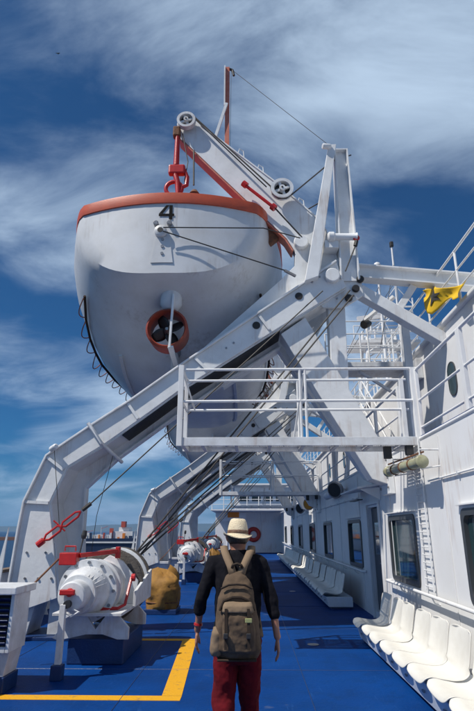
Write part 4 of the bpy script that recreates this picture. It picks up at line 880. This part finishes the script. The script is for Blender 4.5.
make_cover((-1.88, 12.25, 0), 0.36, 0.40, 0.72, 'tan tarpaulin cover lashed over a machine behind the near winch', 1.0)
make_cover((-1.42, 21.2, 0), 0.30, 0.36, 0.85, 'small orange tan tarpaulin cover beside the far winch', 5.0)

# ventilation box in the left foreground
t = thing('ventilation_box', (-3.0, 6.6, 0), 'white ventilation box with dark louvres at the left edge', 'vent box')
b = MB(); b.prism([(-3.9, 0.98), (-2.56, 0.98), (-2.56, 1.06), (-3.9, 1.06)], 6.20, 6.78); b.build('lid', 'foot_white', t, bevel=0.012)
b = MB(); b.box(-2.64, 6.28, 0.40, -2.60, 6.34, 0.979); b.box(-3.9, 6.28, 0.40, -3.82, 6.34, 0.979); b.box(-3.9, 6.341, 0.40, -2.60, 6.72, 0.979); b.box(-3.818, 6.28, 0.40, -2.642, 6.34, 0.46); b.build('casing', 'foot_white', t, bevel=0.006)
for k in range(9):
    z = 0.49 + k * 0.054; b = MB(); b.add([], []); b.bar((-3.81, 6.29, z), (-2.645, 6.29, z), 0.07, 0.008, (0, 0.55, 1)); b.build('louvre', 'base_blue', t)
b = MB(); b.add([(-3.82, 6.336, 0.44), (-2.64, 6.336, 0.44), (-2.64, 6.336, 0.979), (-3.82, 6.336, 0.979)], [(0, 1, 2, 3)]); b.build('grille_back', 'grease_and_shade', t)
b = MB(); b.prism([(-2.86, 0.399), (-2.62, 0.399), (-2.66, 0.16), (-2.86, 0.16)], 6.36, 6.7); b.prism([(-3.9, 0.399), (-3.7, 0.399), (-3.7, 0.16), (-3.9, 0.16)], 6.36, 6.7); b.build('skirt', 'foot_white', t, bevel=0.006)
b = MB(); b.box(-3.9, 6.34, 0, -2.64, 6.72, 0.159); b.build('plinth', 'base_blue', t, bevel=0.01)
b = MB(); b.add([(-3.8, 5.95, 0.12), (-2.86, 6.0, 0.12), (-2.80, 6.27, 0.39), (-3.8, 6.27, 0.39), (-3.8, 5.97, 0.08), (-2.86, 6.02, 0.08), (-2.80, 6.29, 0.35), (-3.8, 6.29, 0.35)], [(0, 1, 2, 3), (4, 7, 6, 5), (0, 4, 5, 1), (1, 5, 6, 2), (2, 6, 7, 3), (3, 7, 4, 0)]); b.build('hatch_flap', 'white_paint', t)

# ================================================================== BENCHES
def seat_mesh():
    prof = []   # (dx from front lip to back, z)
    pts = [(-0.03, 0.255), (0.0, 0.30), (0.06, 0.315), (0.16, 0.295), (0.27, 0.278), (0.36, 0.285), (0.425, 0.33), (0.455, 0.42), (0.478, 0.52), (0.50, 0.62), (0.517, 0.69), (0.528, 0.71)]
    for i in range(len(pts) - 1):
        for k in range(2):
            f = k / 2; prof.append((pts[i][0] * (1 - f) + pts[i + 1][0] * f, pts[i][1] * (1 - f) + pts[i + 1][1] * f))
    prof.append(pts[-1]); rows = []; n = len(prof)
    for i, (x, z) in enumerate(prof):
        f = i / (n - 1)
        hw = 0.290
        if f > 0.80: hw *= math.sqrt(max(0, 1 - ((f - 0.80) / 0.2) ** 3.2)) * 0.45 + 0.55
        if f < 0.12: hw *= 0.86 + 0.14 * math.sin(f / 0.12 * math.pi / 2)
        hw *= 1 - 0.10 * max(0, f - 0.5)
        row = []
        for j in range(11):
            g = (j / 10 - 0.5) * 2; up_ = 0.045 * abs(g) ** 3
            dxx = -up_ * (1 if f > 0.55 else 0.1); dz = up_ * (0.9 if f <= 0.6 else 0.1)
            row.append(Vector((x + dxx, g * hw, z + dz)))
        rows.append(row)
    b = MB(); b.sheet(rows)
    me = bpy.data.meshes.new('seat'); me.from_pydata([tuple(v) for v in b.v], [], b.f); me.update()
    bm = bmesh.new(); bm.from_mesh(me); bmesh.ops.recalc_face_normals(bm, faces=bm.faces); bm.normal_update()
    if sum(f.normal.z for f in bm.faces) < 0: bmesh.ops.reverse_faces(bm, faces=bm.faces)
    bm.to_mesh(me); bm.free()
    me.polygons.foreach_set('use_smooth', [True] * len(me.polygons)); me.materials.append(MAT['seat_plastic'])
    return me
SEAT = seat_mesh()
def bench(y0, n, label, pitch=0.60, x=1.64):
    t = thing('seat_bench', (x, y0, 0), label, 'bench', 'benches of white shell seats')
    ye = y0 + n * pitch
    k = 0; y = y0 - 0.05
    while y < ye:
        y2 = min(y + 1.99, ye + 0.05); b = MB(); b.prism([(x + 0.09, 0.05), (x + 0.62, 0.05), (x + 0.62, 0.25), (x + 0.04, 0.25)], y + 0.004, y2 - 0.004); b.build('base_box', 'bench_base', t, bevel=0.008); y = y2
        if y >= ye: break
    b = MB(); b.box(x + 0.15, y0, 0, x + 0.55, ye, 0.049); b.build('plinth', 'base_blue', t)
    for i in range(n):
        yc = y0 + (i + 0.5) * pitch
        o = bpy.data.objects.new('seat', SEAT); COL.objects.link(o); o.parent = t; o.location = (random.uniform(-0.008, 0.008), yc - y0, 0); o.rotation_euler = (0, R(random.uniform(-1.2, 1.2)), R(random.uniform(-1.5, 1.5)))
        m = o.modifiers.new('s', 'SOLIDIFY'); m.thickness = 0.016; m.offset = -1; s = o.modifiers.new('d', 'SUBSURF'); s.levels = 1; s.render_levels = 1
        b = MB(); b.box(x + 0.036, yc - 0.03, 0.15, x + 0.052, yc + 0.03, 0.17); b.build('bolt_plate', 'steel', t)
    return t
bench(3.25, 10, 'near row of sunlit white shell seats at the lower right')
bench(12.8, 16, 'shaded row of white shell seats along the wall beyond the door')
bench(22.8, 18, 'most distant row of white shell seats reaching towards the bulkhead')

# ================================================================== PERSON
PX, PY = -0.10, 4.5
per = thing('person', (PX, PY, 0), 'person seen from behind in dark sweater, red trousers and pale hat, walking away', 'person')
def ell(c, rx, ry, n=24, tilt=None, k=2.0):
    res = []
    for i in range(n):
        a = 2 * math.pi * i / n; ca, sa = math.cos(a), math.sin(a)
        res.append(Vector((c[0] + rx * math.copysign(abs(ca) ** (2 / k), ca), c[1] + ry * math.copysign(abs(sa) ** (2 / k), sa), c[2])))
    return res
def P(x, y, z): return Vector((PX + x, PY + y, z))
def remeshed(b, name, mat, parent, vox, smooth_it=6, disp=0.0, dscale=0.12):
    o = b.build(name, mat, parent, split=False)
    m = o.modifiers.new('r', 'REMESH'); m.mode = 'VOXEL'; m.voxel_size = vox; m.use_smooth_shade = True
    m = o.modifiers.new('s', 'SMOOTH'); m.factor = 0.5; m.iterations = smooth_it
    if disp:
        tx = bpy.data.textures.new(name, 'CLOUDS'); tx.noise_scale = dscale; tx.noise_depth = 3
        m = o.modifiers.new('d', 'DISPLACE'); m.texture = tx; m.strength = disp; m.mid_level = 0.5; m.texture_coords = 'GLOBAL'
    return o
def limb(b, pts, rs, n=16):
    # rounded ends so the remesh blends them
    pts = [Vector(p) for p in pts]; d0 = (pts[0] - pts[1]).normalized(); d1 = (pts[-1] - pts[-2]).normalized()
    q = [pts[0] + d0 * rs[0] * 0.85, pts[0] + d0 * rs[0] * 0.5] + pts + [pts[-1] + d1 * rs[-1] * 0.5, pts[-1] + d1 * rs[-1] * 0.85]
    b.tube(q, [rs[0] * 0.45, rs[0] * 0.85] + list(rs) + [rs[-1] * 0.85, rs[-1] * 0.45], n)
# arm joints (left of picture, right of picture)
ARM = {-1: [(-0.178, 0.0, 1.425), (-0.285, -0.03, 1.14), (-0.310, 0.05, 0.955), (-0.318, 0.075, 0.912)], 1: [(0.180, 0.0, 1.410), (0.268, -0.05, 1.125), (0.292, -0.07, 0.935), (0.300, -0.07, 0.89)]}
HIP = {-1: [(-0.095, 0, 0.86), (-0.105, 0.0, 0.47), (-0.10, -0.16, 0.09)], 1: [(0.090, 0, 0.85), (0.085, 0.10, 0.47), (0.09, 0.22, 0.07)]}
b = MB()
b.loft([ell(P(0, 0, z), rx, ry) for z, rx, ry in ((0.80, 0.10, 0.08), (0.86, 0.155, 0.105), (1.0, 0.145, 0.10), (1.2, 0.155, 0.105), (1.33, 0.15, 0.09), (1.40, 0.09, 0.07), (1.44, 0.055, 0.055))])
limb(b, [P(0, 0.0, 1.42), P(0, 0.01, 1.53)], [0.058, 0.054])
b.loft([ell(P(0, 0.02 + dy, z), rx, ry) for z, rx, ry, dy in ((1.475, 0.035, 0.045, 0.03), (1.50, 0.058, 0.075, 0.02), (1.55, 0.070, 0.090, 0.005), (1.60, 0.076, 0.096, 0), (1.65, 0.074, 0.094, 0), (1.69, 0.055, 0.07, 0), (1.71, 0.02, 0.03, 0))])
for s in (-1, 1):
    limb(b, [P(s * 0.076, 0.02, 1.575), P(s * 0.084, 0.005, 1.60)], [0.016, 0.018], 8)      # ears
    A = [P(*p) for p in ARM[s]]; limb(b, [A[0] + Vector((-s * 0.02, 0, -0.05))] + A[1:], [0.036, 0.036, 0.026, 0.027])
    L_ = [P(*p) for p in HIP[s]]; limb(b, L_, [0.085, 0.055, 0.038])
    # palm and fingers: hand hangs with the thumb forward, back of hand outward
    w = A[-1]; dn = Vector((0.02 * s, 0.012, -1)).normalized()
    for k, dy in enumerate((-0.028, -0.009, 0.010, 0.028)):
        base = w + dn * 0.035 + Vector((0, dy * 0.6, 0)); kn = w + dn * 0.092 + Vector((0.004 * s, dy, 0))
        limb(b, [base, kn], [0.015, 0.0125], 8)
        ln = (0.060, 0.074, 0.080, 0.072)[k]
        limb(b, [kn, kn + dn * ln * 0.5 + Vector((-0.004 * s, 0.004, 0)), kn + dn * ln * 0.93 + Vector((-0.022 * s, 0.008, 0))], [0.0105, 0.0095, 0.008], 8)
    limb(b, [w + dn * 0.03 + Vector((0, 0.02, 0)), w + dn * 0.065 + Vector((-0.010 * s, 0.046, 0)), w + dn * 0.105 + Vector((-0.018 * s, 0.055, 0))], [0.014, 0.0115, 0.009], 8)
# face: nose, brow, chin on the side turned away
limb(b, [P(0, 0.112, 1.60), P(0, 0.130, 1.565)], [0.010, 0.014], 8); limb(b, [P(-0.03, 0.098, 1.615), P(0.03, 0.098, 1.615)], [0.014, 0.014], 8); limb(b, [P(-0.015, 0.108, 1.53), P(0.015, 0.108, 1.53)], [0.012, 0.012], 8)
body = remeshed(b, 'body', 'skin', per, 0.0065, 4)
for s in (-1, 1):
    b = MB(); b.lathe([(0.002, -0.012), (0.010, -0.006), (0.012, 0), (0.010, 0.006), (0.002, 0.012)], P(s * 0.032, 0.105, 1.592), (0, 1, 0), 10); b.build('eye', 'shoe', per, smooth=60)
b = MB(); b.loft([ell(P(0, 0.005, z), rx, ry) for z, rx, ry in ((1.540, 0.060, 0.055), (1.56, 0.078, 0.082), (1.60, 0.083, 0.092), (1.65, 0.081, 0.092), (1.69, 0.06, 0.075))]); remeshed(b, 'hair', 'hair', per, 0.008, 4, 0.006, 0.03)
# sweater
b = MB(); b.loft([ell(P(0, 0, z), rx, ry, k=2.3) for z, rx, ry in ((0.84, 0.168, 0.118), (0.90, 0.182, 0.128), (1.0, 0.175, 0.124), (1.15, 0.180, 0.126), (1.28, 0.185, 0.130), (1.38, 0.188, 0.122), (1.44, 0.155, 0.105), (1.48, 0.105, 0.085), (1.498, 0.078, 0.076), (1.505, 0.072, 0.072))])
for s in (-1, 1):
    A = [P(*p) for p in ARM[s]]; m = A[1].lerp(A[2], 0.42)
    limb(b, [P(s * 0.13, 0, 1.405), A[0] + Vector((0, 0, -0.015)), A[0].lerp(A[1], 0.5), A[1], m], [0.07, 0.066, 0.056, 0.051, 0.049])
remeshed(b, 'sweater', 'sweater', per, 0.008, 5, 0.026, 0.12)
b = MB()
b.loft([ell(P(0, 0, z), rx, ry, k=2.2) for z, rx, ry in ((0.70, 0.10, 0.09), (0.76, 0.182, 0.128), (0.88, 0.180, 0.128), (0.95, 0.165, 0.118), (0.97, 0.15, 0.11))])
for s in (-1, 1):
    L_ = [P(*p) for p in HIP[s]]
    limb(b, [L_[0], L_[0].lerp(L_[1], 0.5), L_[1], L_[1].lerp(L_[2], 0.55), L_[2] + Vector((0, 0, 0.03))], [0.098, 0.092, 0.080, 0.076, 0.074])
remeshed(b, 'trousers', 'trousers', per, 0.009, 5, 0.046, 0.14)
for s in (-1, 1):
    L_ = P(*HIP[s][2]); b = MB(); b.loft([[Vector((L_.x + x * 0.9, L_.y + 0.06 + y, z)) for x, y in [(0.045 * math.cos(2 * math.pi * i / 20), 0.135 * math.sin(2 * math.pi * i / 20)) for i in range(20)]] for z in (0.004, 0.03, 0.05)] + [ell((L_.x, L_.y - 0.0, 0.10), 0.04, 0.06, 20)]); b.build('shoe', 'shoe', per, smooth=60)
w = P(*ARM[-1][2]); b = MB(); b.lathe([(0.030, -0.010), (0.034, -0.008), (0.034, 0.008), (0.030, 0.010)], w, (0.1, 0, 1), 18); b.build('wristband', 'red_paint', per, smooth=40)
# backpack: a thing carried by the person
bp_ = thing('backpack', (PX, PY - 0.16, 0.75), 'worn brown canvas backpack on the walking person', 'backpack')
def sack(zs, n=28, k=3.0):
    return [ell(P(cx, cy, z), rx, ry, n, k=k) for z, rx, ry, cx, cy in zs]
b = MB(); b.loft(sack([(0.765, 0.08, 0.04, 0.0, -0.20), (0.78, 0.150, 0.085, 0.0, -0.205), (0.84, 0.172, 0.112, 0.004, -0.215), (0.96, 0.165, 0.115, 0.004, -0.22), (1.08, 0.150, 0.112, 0, -0.22), (1.18, 0.132, 0.102, -0.002, -0.215), (1.27, 0.108, 0.085, -0.004, -0.205), (1.33, 0.078, 0.062, -0.004, -0.19), (1.355, 0.03, 0.03, 0, -0.18)]))
remeshed(b, 'bag', 'canvas', bp_, 0.008, 4, 0.034, 0.11)
b = MB(); b.loft(sack([(0.83, 0.10, 0.03, 0.015, -0.325), (0.845, 0.118, 0.045, 0.018, -0.325), (0.95, 0.118, 0.052, 0.015, -0.33), (1.06, 0.110, 0.048, 0.012, -0.325), (1.10, 0.095, 0.035, 0.010, -0.318), (1.115, 0.06, 0.015, 0.01, -0.31)], k=3.5)); remeshed(b, 'front_pocket', 'canvas', bp_, 0.007, 3, 0.026, 0.08)
b = MB(); b.loft(sack([(1.085, 0.10, 0.02, 0.01, -0.335), (1.095, 0.115, 0.05, 0.01, -0.33), (1.135, 0.110, 0.05, 0.008, -0.322), (1.16, 0.10, 0.03, 0.008, -0.31)], k=3.5)); remeshed(b, 'pocket_flap', 'strap', bp_, 0.008, 2, 0.012, 0.06)
b = MB(); b.loft(sack([(0.80, 0.04, 0.05, -0.148, -0.24), (0.83, 0.048, 0.065, -0.148, -0.245), (0.95, 0.044, 0.06, -0.142, -0.25), (0.985, 0.03, 0.03, -0.138, -0.25)], k=2.6)); remeshed(b, 'side_pocket', 'strap', bp_, 0.008, 3, 0.012, 0.05)
b = MB(); b.box(PX + 0.06, PY - 0.388, 1.03, PX + 0.11, PY - 0.380, 1.06); b.build('label_patch', 'khaki', bp_, bevel=0.004)
b = MB(); b.tube([P(x, -0.325 + 0.6 * x * x, z) for x, z in ((-0.125, 1.10), (-0.095, 1.165), (-0.03, 1.19), (0.03, 1.19), (0.095, 1.165), (0.125, 1.10))], 0.009, 6); b.build('zip', 'canvas_dark', bp_)
b = MB(); b.tube([P(x, -0.315 + 0.9 * x * x, z) for x, z in ((-0.115, 1.245), (-0.06, 1.27), (0, 1.275), (0.06, 1.27), (0.115, 1.245))], 0.008, 6); b.build('zip', 'canvas_dark', bp_)
b = MB(); b.tube([P(-0.045, -0.19, 1.37), P(-0.03, -0.21, 1.40), P(0, -0.215, 1.41), P(0.03, -0.21, 1.40), P(0.045, -0.19, 1.37)], 0.012, 6); b.build('carry_loop', 'canvas_dark', bp_)
for s in (-1, 1):
    rows = []
    for x, y, z in ((0.030, -0.205, 1.33), (0.050, -0.18, 1.39), (0.078, -0.15, 1.445), (0.100, -0.10, 1.490), (0.112, 0.0, 1.525), (0.115, 0.10, 1.48), (0.12, 0.16, 1.36), (0.13, 0.15, 1.15), (0.15, 0.08, 0.98), (0.165, -0.10, 0.90)):
        rows.append([P(s * (x - 0.028), y - 0.004, z), P(s * x, y - 0.010, z + 0.004), P(s * (x + 0.028), y - 0.004, z - 0.003)])
    b = MB(); b.sheet(rows); o = b.build('shoulder_strap', 'strap', bp_, smooth=70); m = o.modifiers.new('s', 'SOLIDIFY'); m.thickness = 0.016; m.offset = 0
for s, x0 in ((1, 0.085), (-1, -0.075)):
    b = MB(); b.bar(P(x0, -0.384, 0.86), P(x0, -0.375, 1.12), 0.020, 0.006, (0, 1, 0)); b.build('webbing', 'canvas_dark', bp_)
    b = MB(); b.box(PX + x0 - 0.016, PY - 0.40, 0.93, PX + x0 + 0.016, PY - 0.384, 0.965); b.build('buckle', 'black_rubber', bp_, bevel=0.004)
b = MB(); b.box(PX - 0.14, PY - 0.315, 0.772, PX + 0.14, PY - 0.12, 0.785); b.build('base_panel', 'canvas_dark', bp_, bevel=0.005)
# hat, pushed back a little and tilted
ht = thing('straw_hat', (PX, PY, 1.62), 'cream straw hat with a dark band on the walking person', 'hat')
rows = []
for r, z in ((0.089, 1.615), (0.089, 1.635), (0.087, 1.66), (0.081, 1.69), (0.072, 1.720), (0.061, 1.738), (0.045, 1.744), (0.02, 1.738), (0.002, 1.734)):
    row = []
    for i in range(36):
        a = 2 * math.pi * i / 36; pin = 1 - 0.16 * max(0, (z - 1.67) / 0.07) * max(0, math.sin(a)) ** 2
        dz = -0.012 * (1 if r < 0.06 else 0) * (1 - abs(math.cos(a)))
        row.append(P(r * math.cos(a) * pin, r * 1.14 * math.sin(a), z + dz + 0.005))
    rows.append(row)
b = MB(); b.loft(rows, caps=False); b.build('crown', 'straw', ht, smooth=60)
rows = []
for r, z in ((0.087, 1.626), (0.098, 1.616), (0.110, 1.610), (0.121, 1.610), (0.126, 1.614), (0.124, 1.606), (0.110, 1.604), (0.098, 1.610), (0.087, 1.620)):
    row = []
    for i in range(36):
        a = 2 * math.pi * i / 36; k = (r - 0.087) / 0.039
        row.append(P(r * math.cos(a), (r * 1.12) * math.sin(a), z + k * (0.016 * math.cos(2 * a) - 0.018 * max(0, -math.sin(a)))))
    rows.append(row)
b = MB(); b.loft(rows, caps=False); b.build('brim', 'straw', ht, smooth=60)
b = MB(); b.loft([[P(rr * math.cos(2 * math.pi * i / 36), rr * 1.14 * math.sin(2 * math.pi * i / 36), z) for i in range(36)] for rr, z in ((0.0895, 1.622), (0.0915, 1.624), (0.0905, 1.648), (0.0880, 1.650))], caps=False); b.build('band', 'hat_band', ht, smooth=60)
ht.rotation_euler = (R(-5), R(3), R(14)); ht.scale = (0.93, 0.93, 0.95)

# ================================================================== FAR SHIP AND HARBOUR
t = thing('moored_ship', (-90, 345, -13.5), 'dark blue ship lying far off between the first two davits', 'ship')
b = MB(); b.loft([[Vector((x, 345 - w, z)) for x, w, z in ((x, 9 * k, -13.6), (x + sgn * 1.5, 10 * k, -2.9), (x + sgn * 1.5, -10 * k, -2.9), (x, -9 * k, -13.6))] for x, k, sgn in ((-122, 0.5, -1), (-112, 1, 0), (-52, 1, 0), (-38, 0.1, 1))]); b.build('hull', 'ship_blue', t)
b = MB(); b.box(-120, 334.8, -5.6, -50, 334.95, -4.7); b.build('stripe', 'far_white', t)
b = MB(); b.box(-84, 338, -2.9, -72, 352, 1.2); b.box(-81, 340, 1.2, -75, 350, 3.6); b.build('superstructure', 'far_white', t)
b = MB(); b.box(-86, 337, -2.8, -84.2, 340, 3.0); b.box(-79.5, 338.5, 3.6, -77, 343, 7.0); b.build('funnel', 'far_red', t)
for k in range(34):
    x = -119 + k * 1.0; b = MB(); b.box(x, 336, -2.89, x + 0.5, 336.4, -1.2); b.build('rail_post', 'far_white', t)
b = MB(); b.box(-119.5, 336, -1.2, -85, 336.3, -0.8); b.build('rail', 'far_white', t)
for k in range(9):
    x = -118 + k * 3.4; h = random.uniform(1.0, 3.4); b = MB(); b.box(x, 339, -2.9, x + random.uniform(1.5, 2.8), 343, -2.9 + h); b.build('deck_cargo', random.choice(['far_white', 'far_white', 'far_red', 'ship_blue']), t)
for k in range(16):
    x = -117 + k * 4.0 + random.uniform(-0.8, 0.8); h = random.uniform(0.8, 3.6); b = MB(); b.box(x, 335.5, -2.9, x + random.uniform(0.6, 2.0), 337.5, -2.9 + h); b.build('deck_cargo', random.choice(['far_white', 'far_red', 'ship_blue', 'far_white', 'sign_orange']), t)
for x, h in ((-112, 6), (-101, 4.5), (-92, 7), (-68, 8), (-60, 5)):
    b = MB(); b.cyl((x, 340, -2.9), (x, 340, -2.9 + h), 0.22, 0.12, 6); b.build('mast', 'far_white', t)
    b = MB(); b.bar((x, 340, -2.9 + h * 0.8), (x + 4, 340, -2.9 + h), 0.2, 0.2); b.build('derrick', 'far_red', t)
t = thing('breakwater', (-300, 900, -13.5), 'low dark harbour wall beyond the far ship', 'harbour wall')
b = MB(); b.box(-420, 900, -14, -60, 925, -8.5); b.build('wall', 'rust', t)
# the sea air
b = MB(); b.box(-17000, -7000, -15.5, 17000, 17000, 520)
hz = b.build('haze', 'far_white'); hz.data.materials.clear(); tag(hz, kind='stuff')
hm = bpy.data.materials.new('haze'); hm.use_nodes = True; n = hm.node_tree.nodes; n.clear()
o_ = n.new('ShaderNodeOutputMaterial'); v = n.new('ShaderNodeVolumePrincipled'); v.inputs['Color'].default_value = (0.35, 0.62, 1, 1); v.inputs['Density'].default_value = 0.000075; v.inputs['Anisotropy'].default_value = 0.2
hm.node_tree.links.new(v.outputs[0], o_.inputs['Volume']); hz.data.materials.append(hm)

t = thing('gull', (-71, 150, 172), 'tiny dark gull flying high in the upper left sky', 'bird')
b = MB(); b.lathe([(0.02, 0), (0.10, 0.12), (0.12, 0.3), (0.08, 0.55), (0.03, 0.75)], (-71, 149.5, 172), (0.3, 1, 0), 10); b.build('body', 'grease_and_shade', t, smooth=60)
for sd in (-1, 1):
    b = MB(); b.add([(-71, 149.8, 172.05), (-71 + sd * 0.4, 149.9, 172.35), (-71 + sd * 0.8, 149.7, 172.2), (-71 + sd * 0.8, 149.85, 172.2), (-71 + sd * 0.4, 150.25, 172.33), (-71, 150.25, 172.05)], [(0, 1, 4, 5), (1, 2, 3, 4)]); o = b.build('wing', 'grease_and_shade', t); m = o.modifiers.new('s', 'SOLIDIFY'); m.thickness = 0.04
